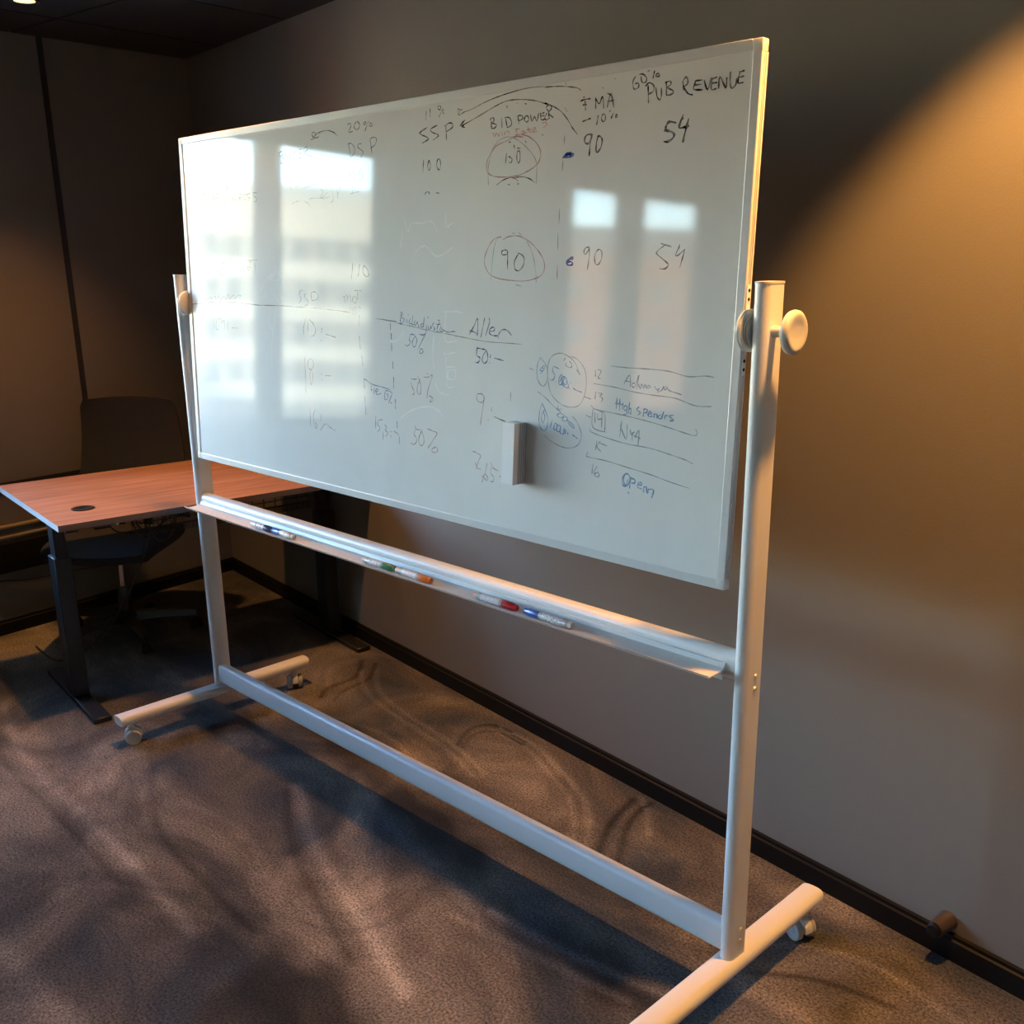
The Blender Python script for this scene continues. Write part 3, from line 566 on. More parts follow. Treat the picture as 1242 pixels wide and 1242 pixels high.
('fourth ruled line','cg',2.2,['679 -223 683 -228 713 -234 779 -242 842 -244 903 -252 933 -257 950 -262']),
('fifth ruled line','cg',2.2,['675 -274 671 -280 679 -283 729 -285 782 -291 846 -298 895 -306 945 -312']),
('Advanced in blue','c2',2.6,['767 -119 781 -100 784 -124','770 -113 785 -114','795 -115 788 -118 790 -124 797 -121 805 -98 801 -127','805 -117 810 -126 813 -116 818 -124 822 -116 825 -123','834 -118 827 -118 828 -123 837 -120','846 -118 853 -125 858 -121','854 -129 865 -124 869 -116 872 -123 879 -117','874 -116 882 -123 894 -126 913 -129']),
('High spenders in blue','c',3.0,['750 -149 749 -172','758 -151 758 -174','746 -161 767 -162','766 -158 766 -171','776 -163 770 -166 771 -173 777 -171 778 -163 777 -180 769 -182','784 -156 782 -178','783 -170 788 -168 788 -180','809 -163 803 -169 813 -174 807 -180','822 -165 821 -181','822 -166 831 -166 828 -173 822 -173','835 -174 842 -174 837 -169 833 -175 837 -180 844 -178','848 -173 849 -180','850 -174 856 -174 856 -182','865 -174 859 -177 861 -181 867 -180 872 -166 868 -181','875 -174 876 -181','875 -175 883 -173','897 -171 887 -174 898 -181 889 -183']),
('NYA in blue-grey','cg',2.8,['765 -196 762 -229','761 -205 779 -233 780 -202','789 -212 792 -222 800 -215','795 -217 795 -233','802 -227 812 -210 811 -241','800 -223 816 -227']),
('Open in blue','c',3.4,['781 -306 774 -316 776 -330 786 -331 793 -320 791 -307 781 -306 777 -321 784 -330 788 -317','796 -310 794 -334','796 -313 807 -314 806 -322 795 -322','816 -322 825 -324 823 -318 817 -320 816 -329 826 -331','832 -326 831 -337','832 -327 838 -325 840 -337','844 -329 842 -338','844 -329 857 -329 853 -346','791 -344 793 -345']),
('90 at the right','k2',2.8,['658 153 649 151 645 144 648 138 656 145 659 152','659 152 660 133 656 108','682 147 675 136 677 121 685 118 693 128 694 142 687 148 681 145']),
('54 at the right','k2',3.0,['844 157 869 151','853 154 836 143 836 137 858 123 864 117 857 110 844 110','888 155 887 149 880 135 888 136 901 146','901 146 897 130 892 113']),
('wiped white traces','w',3.0,['-613 46 -575 79 -540 97 -527 117 -524 97 -558 79 -514 77 -518 100','-506 115 -508 85 -491 88 -488 62','-587 46 -583 25','-545 32 -519 17','-532 -7 -545 -40 -562 -102 -568 -179','-573 -29 -577 -47 -558 -62 -546 -46']),
('wiped white loops','w',3.0,['57 227 69 195 83 215 122 214 160 217 179 193','210 234 213 203 234 214','49 195 42 159','95 146 134 162 179 137 235 157']),
('wiped white boxes','w',3.0,['202 9 247 11 270 8','212 9 207 -58 252 -56','202 -88 218 -90 249 -83','212 -98 210 -120 247 -118','220 -129 244 -127 242 -148 218 -148 220 -129','166 -49 161 -95 166 -130','48 -44 33 -61 9 -71 -6 -68']),
('wiped white arc','w',3.0,['174 -165 180 -178 201 -188 222 -188','35 -263 68 -244 113 -228 156 -224 186 -231 198 -241','213 -126 216 -168 242 -166']),
]
# ---------------------------------------------------------------- the mobile whiteboard (local frame: x along the board, y towards the wall)
SR = R(6.78)
wbd = empty('mobile_whiteboard', (0, 0, 0), SR)
tag(wbd, 'large white mobile whiteboard on castors, covered in handwriting', 'whiteboard')
PX = 1.0875; PZ = 1.541; FT = 0.111                 # post centre, post top, foot top
TILT = 0.0404; PIV = (0.0018, -0.0113, 1.4527)
BW, BH, BO = 2.0878, 1.0, -0.0033
# posts: a D-shaped extrusion, rounded to the front
def post_profile():
    pts = [(0.0165, 0.028), (-0.0165, 0.028)]
    for k in range(9):
        a = math.pi + math.pi * k / 8
        pts.append((0.0165 * math.cos(a), -0.012 + 0.017 * math.sin(a)))
    return pts
for s in (-1, 1):
    bm = bmesh.new(); extrude_poly(bm, post_profile(), 'z', FT - 0.004, PZ - 0.004)
    p = obj('post', bm, M_white, wbd, True, loc=(s * PX, 0, 0))
    bm = bmesh.new(); extrude_poly(bm, [(x * 1.04, y * 1.03) for x, y in post_profile()], 'z', PZ - 0.004, PZ)
    obj('end_cap', bm, M_plastic, p, True)
    for z in (0.745, 0.772, 0.150, 0.178):
        bm = bmesh.new(); lathe(bm, [(0, 0.0035), (0.0035, 0.003), (0.0058, 0.0), (0.0058, -0.002)], 14, Matrix.Translation((s * 0.0165, 0.008, z)) @ Matrix.Rotation(R(90) * s, 4, 'Y'))
        obj('screw', bm, M_screw, p, True)
    # foot: flattened tube with cut ends
    bm = bmesh.new()
    prof = []
    w2, zt, zb = 0.031, FT, FT - 0.036
    for k in range(20):
        a = 2 * math.pi * k / 20
        cx = math.copysign(abs(math.cos(a)) ** 0.7, math.cos(a)); cz = math.copysign(abs(math.sin(a)) ** 0.7, math.sin(a))
        prof.append((w2 * cx, (zt + zb) / 2 + (zt - zb) / 2 * cz))
    A = [bm.verts.new((x, -0.398 + (zt - z) * 0.10, z)) for x, z in prof]; B = [bm.verts.new((x, 0.356 - (zt - z) * 0.40, z)) for x, z in prof]
    n = len(prof)
    for i in range(n): bm.faces.new((A[i], A[(i + 1) % n], B[(i + 1) % n], B[i]))
    A2 = [bm.verts.new(v.co + Vector((0, 0, 0))) for v in A]
    bm.faces.new(A); bm.faces.new(B[::-1]); 
    for v in A2: bm.verts.remove(v)
    ft = obj('foot', bm, M_white, wbd, True, loc=(s * PX, 0, 0))
    for sy, y in ((-1, -0.355), (1, 0.300)):
        rz = {(-1, -1): R(62), (-1, 1): R(-25), (1, -1): R(30), (1, 1): R(-20)}[(s, sy)]
        bm = bmesh.new()
        lathe(bm, [(0, 0.076), (0.012, 0.076), (0.012, 0.060), (0.0, 0.060)], 16)
        # hood over the two wheels
        prof = [(-0.006 + 0.030 * math.cos(a), 0.031 + 0.030 * math.sin(a)) for a in [R(-10 + 20 * k) for k in range(11)]]
        prof += [(-0.006 + 0.019 * math.cos(a), 0.031 + 0.019 * math.sin(a)) for a in [R(190 - 25 * k) for k in range(9)]]
        tmp = bmesh.new(); extrude_poly(tmp, [(p_[0] + 0.012, p_[1]) for p_ in prof], 'y', -0.010, 0.010); me_ = bpy.data.meshes.new('t'); tmp.to_mesh(me_); tmp.free(); bm.from_mesh(me_); bpy.data.meshes.remove(me_)
        box(bm, (-0.010, -0.010, 0.052), (0.014, 0.010, 0.068), 0.003)
        cs = obj('caster', bm, M_plastic, wbd, True, loc=(s * PX, y, 0), rot=(0, 0, rz))
        for t_ in (-1, 1):
            bm = bmesh.new()
            lathe(bm, [(0, 0.0), (0.006, 0.0), (0.0068, -0.001), (0.018, -0.0015), (0.019, 0.0005), (0.0245, 0.0005), (0.026, -0.002), (0.026, -0.013), (0.024, -0.015), (0, -0.015)], 28, Matrix.Translation((0.006, t_ * 0.0265, 0.026)) @ Matrix.Rotation(R(-90) * t_, 4, 'X'))
            obj('wheel', bm, M_plastic if s < 0 and sy < 0 else M_greyplastic, cs, True)
# crossbars
def bar_profile(y0, y1, z0, z1, r=0.012):
    pts = []
    for cx, cz, a0 in ((y1 - r, z1 - r, 0), (y0 + r, z1 - r, 90), (y0 + r, z0 + r, 180), (y1 - r, z0 + r, 270)):
        for k in range(5):
            a = R(a0 + 22.5 * k); pts.append((cx + r * math.cos(a), cz + r * math.sin(a)))
    return pts
bm = bmesh.new(); extrude_poly(bm, bar_profile(-0.020, 0.016, 0.119, 0.189), 'x', -PX + 0.015, PX - 0.015); obj('lower_crossbar', bm, M_white, wbd, True)
bm = bmesh.new(); extrude_poly(bm, bar_profile(-0.020, 0.022, 0.758, 0.818, 0.015), 'x', -PX + 0.015, PX - 0.015); obj('upper_crossbar', bm, M_white, wbd, True)
# pen tray: sloped lip plate hooked on the upper crossbar
bm = bmesh.new()
prof = [(-0.0198, 0.7935), (-0.0215, 0.7965), (-0.0235, 0.7955), (-0.028, 0.786), (-0.037, 0.7825), (-0.078, 0.7815), (-0.086, 0.7885), (-0.0885, 0.788), (-0.080, 0.779), (-0.037, 0.7795), (-0.031, 0.772), (-0.0325, 0.762), (-0.0305, 0.762), (-0.0285, 0.771), (-0.0198, 0.781)]
extrude_poly(bm, prof, 'x', -1.068, 1.052)
tray = obj('pen_tray', bm, M_alu, wbd, True)

# the board itself, turned about the pivot
brd_loc, brd_rot = (PIV[0], PIV[1], PIV[2]), (-TILT, 0, 0)
hw, v0, v1 = BW / 2, BO - BH / 2, BO + BH / 2
FWd = 0.0195                                          # frame width
bm = bmesh.new(); box(bm, (-hw + 0.008, 0.0025, v0 + 0.008), (hw - 0.008, 0.0145, v1 - 0.008))
surf = obj('writing_surface', bm, M_board, wbd, loc=brd_loc, rot=brd_rot)
# frame rail: profile in (across, depth); across 0 is the outer edge
fp = [(0, 0.0012), (0.0012, 0), (FWd - 0.002, 0), (FWd, 0.0010), (FWd, 0.0030), (0.010, 0.0030), (0.010, 0.0150), (FWd, 0.0150), (FWd, 0.0165), (0.0, 0.0196), (0.0, 0.0155), (0.0025, 0.0150), (0.0025, 0.0125), (0, 0.0120), (0, 0.0100), (0.0022, 0.0095), (0.0022, 0.0075), (0, 0.0070)]
CC = 0.022
for side in range(4):
    bm = bmesh.new()
    if side < 2:
        sg = (1, -1)[side]; base = (v1, v0)[side]
        pts = [(d, base - sg * a) for a, d in fp]
        extrude_poly(bm, pts, 'x', -hw + CC, hw - CC)
    else:
        sg = (1, -1)[side - 2]; base = sg * hw
        pts = [(base - sg * a, d) for a, d in fp]
        extrude_poly(bm, pts, 'z', v0 + CC, v1 - CC)
    obj('frame_rail', bm, M_alu, wbd, loc=brd_loc, rot=brd_rot)
for sx in (-1, 1):
    for sz, base in ((1, v1), (-1, v0)):
        bm = bmesh.new()
        box(bm, (min(sx * hw, sx * (hw - CC)), -0.0003, min(base, base - sz * CC)), (max(sx * hw, sx * (hw - CC)), 0.0195, max(base, base - sz * CC)), 0.0025, 2)
        obj('corner_cap', bm, M_plastic, wbd, True, loc=brd_loc, rot=brd_rot)
# pivots: bracket on the board's edge, ribbed hub, clamp knob on the right
for s in (-1, 1):
    bm = bmesh.new(); box(bm, (s * hw - 0.0, 0.002, -0.082) if s > 0 else (-hw - 0.0028, 0.002, -0.082), (hw + 0.0028, 0.0155, 0.082) if s > 0 else (-hw, 0.0155, 0.082), 0.0008)
    br = obj('pivot_bracket', bm, M_plastic, wbd, True, loc=brd_loc, rot=brd_rot)
    for z in (-0.072, -0.056, 0.056, 0.072):
        bm = bmesh.new(); lathe(bm, [(0, 0.001), (0.0030, 0.0008), (0.0036, 0)], 10, Matrix.Translation((s * (hw + 0.0028), 0.009, z)) @ Matrix.Rotation(R(90) * s, 4, 'Y')); obj('screw', bm, M_black, br, True)
    bm = bmesh.new()
    lathe(bm, [(0, 0.002), (0.031, 0.002), (0.038, 0.004), (0.039, 0.008), (0.0375, 0.0095), (0.039, 0.011), (0.039, 0.014), (0.036, 0.0155), (0.033, 0.017), (0.0335, 0.019), (0.030, 0.0195), (0.031, 0.022), (0.022, 0.0235), (0, 0.0235)], 40, Matrix.Translation((s * (PIV[0] * s + hw), PIV[1] + 0.008, PIV[2])) @ Matrix.Rotation(R(90) * s, 4, 'Y'))
    obj('pivot_hub', bm, M_plastic, wbd, True)
bm = bmesh.new()
K = Matrix.Translation((PX + 0.0165, 0.0, PIV[2])) @ Matrix.Rotation(R(90), 4, 'Y')
lathe(bm, [(0, -0.001), (0.011, -0.001), (0.0105, 0.006), (0.009, 0.024), (0.010, 0.030)] + [(0.020, 0.031), (0.033, 0.0325), (0.0385, 0.036), (0.040, 0.041), (0.039, 0.046), (0.035, 0.0495), (0.030, 0.0505), (0.022, 0.0485), (0.010, 0.0475), (0, 0.0475)], 48, K)
obj('clamp_knob', bm, M_plastic, wbd, True)

# the handwriting: thin ink ribbons on the writing surface, one sub-part per word or mark
def ribbons(strokes, width):
    bm = bmesh.new(); y = 0.0025 - 0.0002
    for q in strokes:
        v = list(map(int, q.split())); P = [(v[i] / 1000, 0, v[i + 1] / 1000) for i in range(0, len(v), 2)]
        if len(P) == 2: P = [P[0], ((P[0][0] + P[1][0]) / 2, 0, (P[0][2] + P[1][2]) / 2), P[1]]
        P = smooth_path(P, 4)
        Q = [P[0]]
        for p in P[1:]:
            if (p - Q[-1]).length > 0.0006: Q.append(p)
        if len(Q) < 2: Q.append(Q[0] + Vector((0.001, 0, -0.001)))
        prev = None; N_ = len(Q)
        for i, p in enumerate(Q):
            t = Q[min(i + 1, N_ - 1)] - Q[max(i - 1, 0)]
            if t.length < 1e-7: t = Vector((1, 0, 0))
            t.normalize(); nn = Vector((-t.z, 0, t.x))
            w_ = width / 2 * (0.85 + 0.3 * math.sin(i * 0.9 + p.x * 40)) * (0.6 if i in (0, N_ - 1) else 1)
            e = -t * width * 0.3 if i == 0 else (t * width * 0.3 if i == N_ - 1 else Vector((0, 0, 0)))
            a = bm.verts.new((p.x + nn.x * w_ + e.x, y, p.z + nn.z * w_ + e.z)); b = bm.verts.new((p.x - nn.x * w_ + e.x, y, p.z - nn.z * w_ + e.z))
            if prev: 
                f = bm.faces.new((prev[0], prev[1], b, a)); f.normal_update()
                if f.normal.y > 0: f.normal_flip()
            prev = (a, b); 
        y -= 0.00002
    return bm
COLN = {'k': 'black', 'k2': 'thin black', 'f': 'faint grey', 'f2': 'half-wiped grey', 'b': 'bold blue', 'b2': 'navy blue', 'b3': 'dark blue', 'c': 'bright blue', 'c2': 'blue', 'cg': 'blue-grey', 'r': 'orange-red', 'r2': 'red', 'r3': 'dark red', 'rf': 'faint red', 'g': 'grey-green', 'w': 'wiped white'}
for nm, c, wd, S in WRITING:
    for part_ in ([[s_] for s_ in S] if nm in ('DSP', '100 under SSP', 'wiped white boxes') else [S]):
        o = obj('handwriting', ribbons(part_, wd / 1000.0), INK[c], surf, recalc=False)
        o['label'] = '%s marker: %s' % (COLN[c], nm)

# ---------------------------------------------------------------- magnetic eraser on the board
er = empty('magnetic_eraser'); er.parent = None
tag(er, 'white block board eraser stuck upright on the lower middle of the whiteboard', 'eraser')
EM = Matrix.Rotation(SR, 4, 'Z') @ Matrix.Translation(PIV) @ Matrix.Rotation(-TILT, 4, 'X') @ Matrix.Translation((0.470, 0.0023, -0.2975))
er.matrix_world = EM
M_feltshade = mat('shaded_felt', (0.42, 0.42, 0.43), 0.85, bump=(500, 0.4, 0.0006))  # grey felt, toned darker to carry the shade on the eraser's side
M_erback = mat('eraser_back', (0.88, 0.88, 0.89), 0.5, bump=(120, 0.2, 0.0006))
erot = Matrix.Rotation(R(1.5), 4, 'Y')
bm = bmesh.new(); box(bm, (-0.0185, -0.026, -0.070), (0.0185, -0.001, 0.070), 0, 1, erot)
obj('felt_layers', bm, M_feltshade, er)
for k in range(4):
    bm = bmesh.new(); z = -0.0665; box(bm, (-0.0187, -0.0062 - k * 0.006, -0.0702), (0.0187, -0.0052 - k * 0.006, 0.0702), 0, 1, erot); obj('felt_layer_edge', bm, M_erback, er)
bm = bmesh.new(); box(bm, (-0.0188, -0.041, -0.0705), (0.0188, -0.0255, 0.0705), 0.0008, 1, erot); obj('grip', bm, M_erback, er)

# ---------------------------------------------------------------- markers lying in the tray
def marker(x, length, cap_col, body, cap_side, label, band=None, y=-0.064):
    """cap_side -1: cap at the left end"""
    root = empty('board_marker'); tag(root, label, 'marker', 'board markers lying in the pen tray')
    root.matrix_world = Matrix.Rotation(SR, 4, 'Z') @ Matrix.Translation((x, y, 0.7915)) @ Matrix.Rotation(R(random.uniform(-1.2, 1.2)), 4, 'Z') @ Matrix.Rotation(R(90) * cap_side, 4, 'Y')
    L2 = length / 2
    T = Matrix.Identity(4)
    bm = bmesh.new(); lathe(bm, [(0, -L2), (0.0052, -L2), (0.0060, -L2 + 0.002), (0.0060, -L2 + 0.012), (0.0085, -L2 + 0.015), (0.0088, -L2 + 0.018), (0.0088, L2 - 0.048), (0.0068, L2 - 0.046), (0, L2 - 0.046)], 20)
    obj('barrel', bm, body, root, True)
    bm = bmesh.new(); lathe(bm, [(0.0065, -L2 + 0.001), (0.0072, -L2 + 0.001), (0.0072, -L2 + 0.0125), (0.0065, -L2 + 0.0125)], 20); obj('end_plug', bm, M_plastic if band is None else band, root, True)
    bm = bmesh.new(); lathe(bm, [(0.0080, L2 - 0.047), (0.0093, L2 - 0.047), (0.0093, L2 - 0.014), (0.0080, L2 - 0.012), (0.0072, L2 - 0.001), (0.0062, L2), (0, L2)], 20); obj('cap', bm, cap_col, root, True)
    bm = bmesh.new(); lathe(bm, [(0.00885, -L2 + 0.030), (0.0090, -L2 + 0.030), (0.0090, L2 - 0.056), (0.00885, L2 - 0.056)], 20); obj('print_label', bm, M_mlabel[band_i(cap_col)], root, True)
    return root
M_capblue = mat('blue_cap', (0.02, 0.10, 0.42), 0.3); M_capnavy = mat('navy_cap', (0.012, 0.03, 0.12), 0.3)
M_capgreen = mat('green_cap', (0.01, 0.17, 0.08), 0.3); M_caporange = mat('orange_cap', (0.75, 0.20, 0.03), 0.3); M_capred = mat('red_cap', (0.48, 0.015, 0.025), 0.3)
M_pinkplug = mat('pink_plug', (0.75, 0.45, 0.38), 0.35)
CAPS = [M_capnavy, M_capblue, M_capgreen, M_caporange, M_capred]
def band_i(c): return CAPS.index(c)
def label_mat(nm, col):
    m = bpy.data.materials.new(nm); m.use_nodes = True; n = m.node_tree; b = n.nodes['Principled BSDF']; b.inputs['Roughness'].default_value = 0.35
    tc = n.nodes.new('ShaderNodeTexCoord'); mp = n.nodes.new('ShaderNodeMapping'); mp.inputs['Scale'].default_value = (120, 120, 420)
    t = n.nodes.new('ShaderNodeTexNoise'); t.inputs['Scale'].default_value = 1.0
    cr = n.nodes.new('ShaderNodeValToRGB'); cr.color_ramp.interpolation = 'CONSTANT'; e = cr.color_ramp.elements
    e[0].color = (*col, 1); e[1].position = 0.47; e[1].color = (0.66, 0.68, 0.70, 1)
    n.links.new(tc.outputs['Object'], mp.inputs[0]); n.links.new(mp.outputs[0], t.inputs['Vector']); n.links.new(t.outputs['Fac'], cr.inputs[0]); n.links.new(cr.outputs[0], b.inputs['Base Color'])
    return m
M_mlabel = [label_mat('print_navy', (0.01, 0.02, 0.07)), label_mat('print_blue', (0.25, 0.32, 0.38)), label_mat('print_green', (0.25, 0.36, 0.34)), label_mat('print_pale', (0.62, 0.50, 0.48)), label_mat('print_grey', (0.5, 0.5, 0.52))]
marker(-0.615, 0.125, M_capnavy, M_plastic, 1, 'white marker with navy lettering and navy cap, leftmost in the tray')
marker(-0.500, 0.125, M_capblue, M_clear, -1, 'short-looking blue-capped marker touching the navy one in the tray', y=-0.0635)
marker(-0.030, 0.140, M_capgreen, M_clear, 1, 'clear marker with a green cap in the pen tray')
marker(0.117, 0.145, M_caporange, M_clear, 1, 'marker with a bright orange cap in the middle of the tray', M_pinkplug)
marker(0.424, 0.150, M_capred, M_clear, 1, 'marker with a dark red cap in the pen tray', M_pinkplug)
marker(0.600, 0.150, M_capblue, M_clear, -1, 'clear marker with its blue cap to the left, rightmost in the tray')

# ---------------------------------------------------------------- the desk
dk = empty('standing_desk', (-1.66, 0.02, 0)); tag(dk, 'walnut-topped sit-stand desk with black steel legs in the room corner', 'desk')
def dk_loc(lo, hi): o = dk.location; return tuple(lo[i] - o[i] for i in range(3)), tuple(hi[i] - o[i] for i in range(3))
def dbox(name, lo, hi, m, bev=0.002, parent=None, seg=1):
    a, b = dk_loc(lo, hi); bm = bmesh.new(); box(bm, a, b, bev, seg); return obj(name, bm, m, parent or dk, bev > 0.001)
DX0, DX1, DY0, DY1, DZ = -2.083, -1.250, -0.573, 0.615, 0.740
bm = bmesh.new(); a, b = dk_loc((DX0, DY0, DZ - 0.022), (DX1, DY1, DZ)); box(bm, a, b)
me_faces = bm.faces[:]
top = obj('table_top', bm, [M_wood, M_edge, M_edgeshade], dk)
for p in top.data.polygons:
    if abs(p.normal.z) < 0.5: p.material_index = 1 if p.normal.y < -0.5 else 2  # lit edge pale, shaded edges dark, both by colour
# cable grommet
bm = bmesh.new(); lathe(bm, [(0.040, 0.0002), (0.040, 0.0025), (0.036, 0.004), (0.027, 0.003), (0.026, 0.001), (0.040, 0.0002)], 32, Matrix.Translation((-1.455 + 1.66, -0.431 - 0.02, DZ)))
gm = obj('cable_grommet', bm, M_blackplastic, dk, True)
bm = bmesh.new(); lathe(bm, [(0, 0.0006), (0.0265, 0.0006), (0.0265, 0.0022), (0.014, 0.0022), (0.012, 0.001), (0, 0.001)], 24, Matrix.Translation((-1.455 + 1.66, -0.431 - 0.02, DZ))); obj('grommet_lid', bm, M_black, gm, True)
for y0, y1 in ((-0.541, -0.479), (0.530, 0.592)):
    dbox('leg_foot', (-1.868, y0, 0.0), (-1.260, y1, 0.020), M_blackmetal, 0.003)
    ym = (y0 + y1) / 2
    dbox('leg_column', (-1.592, ym - 0.030, 0.020), (-1.505, ym + 0.030, 0.560), M_blackmetal, 0.004)
    dbox('leg_slider', (-1.582, ym - 0.021, 0.560), (-1.515, ym + 0.021, 0.690), M_blackmetal, 0.003)
    dbox('side_arm', (-1.98, ym - 0.022, 0.690), (-1.33, ym + 0.022, DZ - 0.022), M_blackmetal, 0.002)
dbox('beam', (-1.605, -0.49, 0.668), (-1.575, 0.54, 0.712), M_blackmetal, 0.002)
dbox('beam', (-1.525, -0.49, 0.668), (-1.495, 0.54, 0.712), M_blackmetal, 0.002)
# wire basket hung under the top
bm = bmesh.new(); o_ = dk.location
def bt(pts, r=0.0016): tube(bm, [(p[0] - o_[0], p[1] - o_[1], p[2] - o_[2]) for p in pts], r, 6, 0)
BX0, BX1, BY0, BY1, BZ0, BZ1 = -1.48, -1.38, -0.26, 0.46, 0.625, 0.712
for z in (0.625, 0.648, 0.672, 0.695):
    bt([(BX1, BY0, z), (BX1, BY1, z)]); bt([(BX0, BY0, z), (BX0, BY1, z)]); bt([(BX0, BY0, z), (BX1, BY0, z)]); bt([(BX0, BY1, z), (BX1, BY1, z)])
k = 0; y = BY0
while y <= BY1 + 1e-6:
    bt([(BX1, y, BZ1), (BX1, y, BZ0), (BX0, y, BZ0), (BX0, y, BZ1)]); y += 0.048
for x in (-1.455, -1.43, -1.405): bt([(x, BY0, BZ0), (x, BY1, BZ0)])
obj('wire_basket', bm, M_blackmetal, dk)
# switch box, plug and cables below the top
ad = dbox('control_box', (-1.45, -0.425, 0.676), (-1.37, -0.365, DZ - 0.022), M_blackplastic, 0.004)
dbox('plug', (-1.36, -0.357, 0.684), (-1.345, -0.345, DZ - 0.022), M_greyplastic, 0.003)
def cable(pts, r=0.003, m=None):
    bm = bmesh.new(); tube(bm, [(p[0] - o_[0], p[1] - o_[1], p[2] - o_[2]) for p in pts], r, 6, 6); return obj('cable', bm, m or M_blackplastic, dk, True)
cable([(-1.42, -0.365, 0.69), (-1.42, -0.34, 0.65), (-1.43, -0.28, 0.625), (-1.46, -0.20, 0.62), (-1.50, -0.12, 0.64), (-1.5, -0.05, 0.69)])
for dx, dy, dz in ((0, 0, 0), (-.03, .02, .02), (.02, .035, .03), (-.02, .06, -.02)):
    cable([(-1.44 + dx, -0.26 + dy, 0.712), (-1.43 + dx, -0.27 + dy, 0.66), (-1.44 + dx, -0.24 + dy, 0.60 + dz), (-1.45 + dx, -0.19 + dy, 0.60 + dz), (-1.45 + dx, -0.155 + dy, 0.65), (-1.45 + dx, -0.16 + dy, 0.712)], 0.0032)
cable([(-1.46, -0.20, 0.62), (-1.62, -0.20, 0.45), (-1.70, -0.26, 0.28), (-1.78, -0.36, 0.12), (-1.95, -0.47, 0.012), (-2.2, -0.5, 0.008)], 0.0035)

# ---------------------------------------------------------------- the office chair behind the desk
ch = empty('office_chair', (-2.11, -0.135, 0), R(-42)); tag(ch, 'dark upholstered office swivel chair pushed in behind the desk', 'chair')
# local: +x is where the sitter faces
def shell(name, pts_f, m, thick, parent, nu=14, nv=18):
    bm = bmesh.new(); F = [[bm.verts.new(pts_f(u / nu, v / nv, 0)) for u in range(nu + 1)] for v in range(nv + 1)]
    B = [[bm.verts.new(pts_f(u / nu, v / nv, thick)) for u in range(nu + 1)] for v in range(nv + 1)]
    for v in range(nv):
        for u in range(nu):
            bm.faces.new((F[v][u], F[v][u + 1], F[v + 1][u + 1], F[v + 1][u])); bm.faces.new((B[v][u], B[v + 1][u], B[v + 1][u + 1], B[v][u + 1]))
    for v in range(nv):
        bm.faces.new((F[v][0], F[v + 1][0], B[v + 1][0], B[v][0])); bm.faces.new((F[v][nu], B[v][nu], B[v + 1][nu], F[v + 1][nu]))
    for u in range(nu):
        bm.faces.new((F[0][u], B[0][u], B[0][u + 1], F[0][u + 1])); bm.faces.new((F[nv][u], F[nv][u + 1], B[nv][u + 1], B[nv][u]))
    return obj(name, bm, m, parent, True)
def back_f(u, v, d):
    a = u * 2 - 1; z = 0.50 + 0.515 * v
    halfw = 0.255 - 0.045 * v
    if v > 0.93: halfw *= 1 - 0.07 * ((v - 0.93) / 0.07) ** 2
    y = halfw * a + 0.02
    x = -0.205 - 0.055 * v + 0.05 * a * a + 0.02 * math.cos(v * 5) - 0.0
    z -= 0.010 * a * a * v
    edge = max(abs(a) ** 6, (2 * v - 1) ** 8)
    return (x + d * (1 - 0.8 * edge) - (0 if d else 0.0), y, z)
shell('backrest', back_f, M_fabric, -0.045, ch)
def seat_f(u, v, d):
    a = u * 2 - 1; b = v * 2 - 1
    k = 1 - 0.10 * (a * a) * (b * b)
    y = 0.25 * a * k; x = 0.02 + 0.235 * b * k
    edge = max(abs(a) ** 5, abs(b) ** 5)
    z = 0.465 + 0.012 * a * a - 0.02 * max(0, b) ** 3 - 0.02 * edge
    return (x, y, z - d * (1 - 0.55 * edge))
shell('seat', seat_f, M_fabric, 0.07, ch, 14, 14)
bm = bmesh.new(); tube(bm, [(-0.05, 0.02, 0.385), (-0.22, 0.02, 0.39), (-0.285, 0.02, 0.44), (-0.29, 0.02, 0.60), (-0.285, 0.02, 0.72)], 0.020, 10); obj('back_bracket', bm, M_blackplastic, ch, True)
bxo('mechanism', (-0.11, -0.075, 0.345), (0.09, 0.075, 0.40), M_blackplastic, ch, 0.012)
bm = bmesh.new(); tube(bm, [(0.0, -0.07, 0.37), (0.02, -0.17, 0.365), (0.03, -0.21, 0.36)], 0.006, 8); obj('height_lever', bm, M_blackplastic, ch, True)
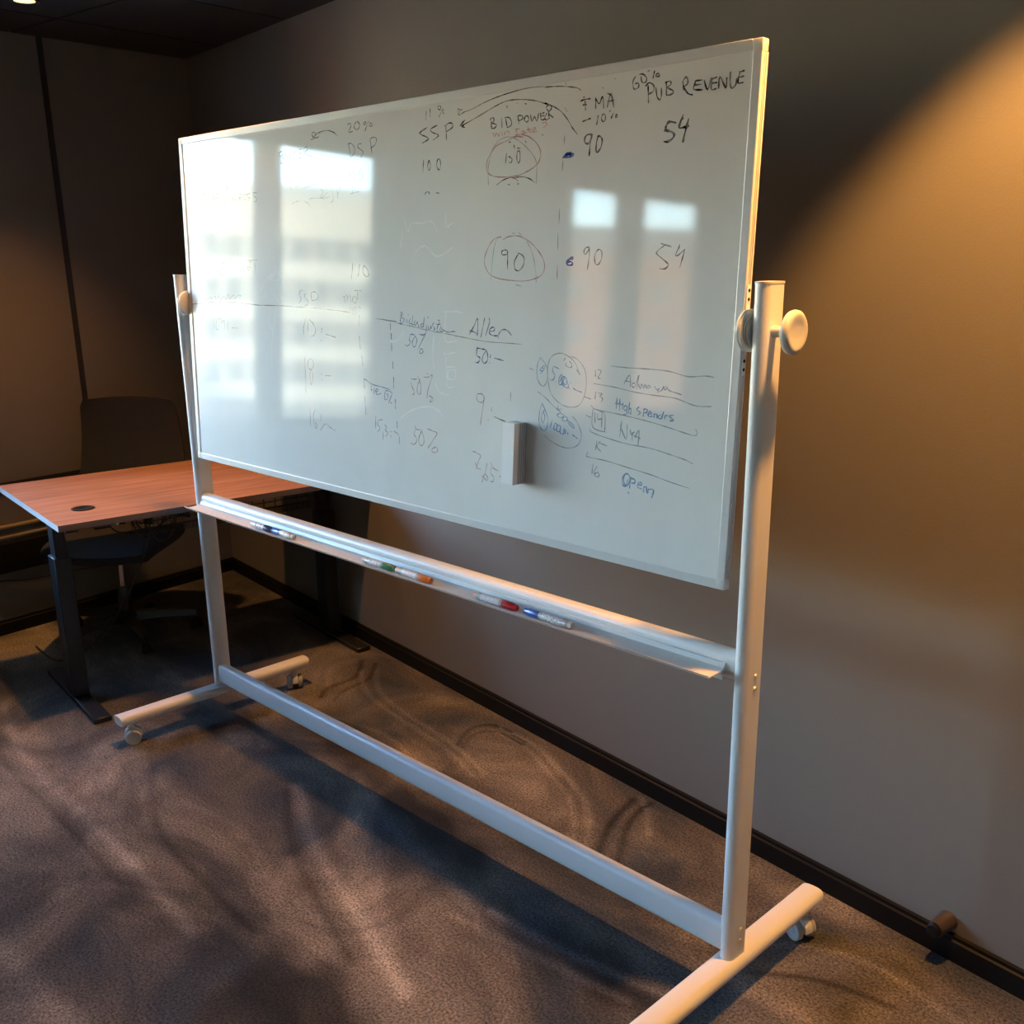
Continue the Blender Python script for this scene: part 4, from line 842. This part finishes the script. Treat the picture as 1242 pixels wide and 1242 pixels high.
bm = bmesh.new(); lathe(bm, [(0, 0.08), (0.028, 0.08), (0.028, 0.22), (0.026, 0.225), (0, 0.225)], 24); obj('column_sleeve', bm, M_blackplastic, ch, True)
bm = bmesh.new(); lathe(bm, [(0, 0.22), (0.014, 0.22), (0.014, 0.35), (0, 0.35)], 20); obj('gas_lift', bm, M_chrome, ch, True)
bm = bmesh.new(); lathe(bm, [(0, 0.055), (0.045, 0.058), (0.048, 0.10), (0.035, 0.118), (0, 0.118)], 24)
for k in range(5):
    a = R(42 + 0 - 3 + 72 * k)
    T = Matrix.Rotation(a, 4, 'Z')
    pr = [(0.02, 0.022, 0.068, 0.112), (0.15, 0.018, 0.072, 0.104), (0.29, 0.014, 0.062, 0.086)]
    rings = [[bm.verts.new(T @ Vector((x, sy * w_, z))) for sy, z in ((-1, z0), (1, z0), (0.7, z1), (-0.7, z1))] for x, w_, z0, z1 in pr]
    for A_, B_ in zip(rings, rings[1:]):
        for j in range(4): bm.faces.new((A_[j], A_[(j + 1) % 4], B_[(j + 1) % 4], B_[j]))
    bm.faces.new(rings[-1]); bm.faces.new(rings[0][::-1])
obj('star_base', bm, M_blackplastic, ch, True)
for k in range(5):
    a = R(42 - 3 + 72 * k); p = Vector((math.cos(a), math.sin(a), 0)) * 0.285
    bm = bmesh.new(); lathe(bm, [(0, 0.07), (0.006, 0.07), (0.006, 0.045), (0, 0.045)], 10)
    box(bm, (-0.024, -0.006, 0.030), (0.012, 0.006, 0.058), 0.004)
    cs = obj('caster', bm, M_blackplastic, ch, True, loc=p, rot=(0, 0, a + 1.9 * k))
    for t_ in (-1, 1):
        bm = bmesh.new(); lathe(bm, [(0, 0), (0.018, 0.0), (0.025, -0.003), (0.0265, -0.006), (0.0265, -0.016), (0, -0.017)], 22, Matrix.Translation((-0.006, t_ * 0.025, 0.0265)) @ Matrix.Rotation(R(-90) * t_, 4, 'X'))
        obj('wheel', bm, M_blackplastic, cs, True)
    bm = bmesh.new(); lathe(bm, [(0.008, 0.058), (0.0105, 0.058), (0.0105, 0.062), (0.008, 0.062)], 12); obj('collar', bm, M_chrome, cs, True)
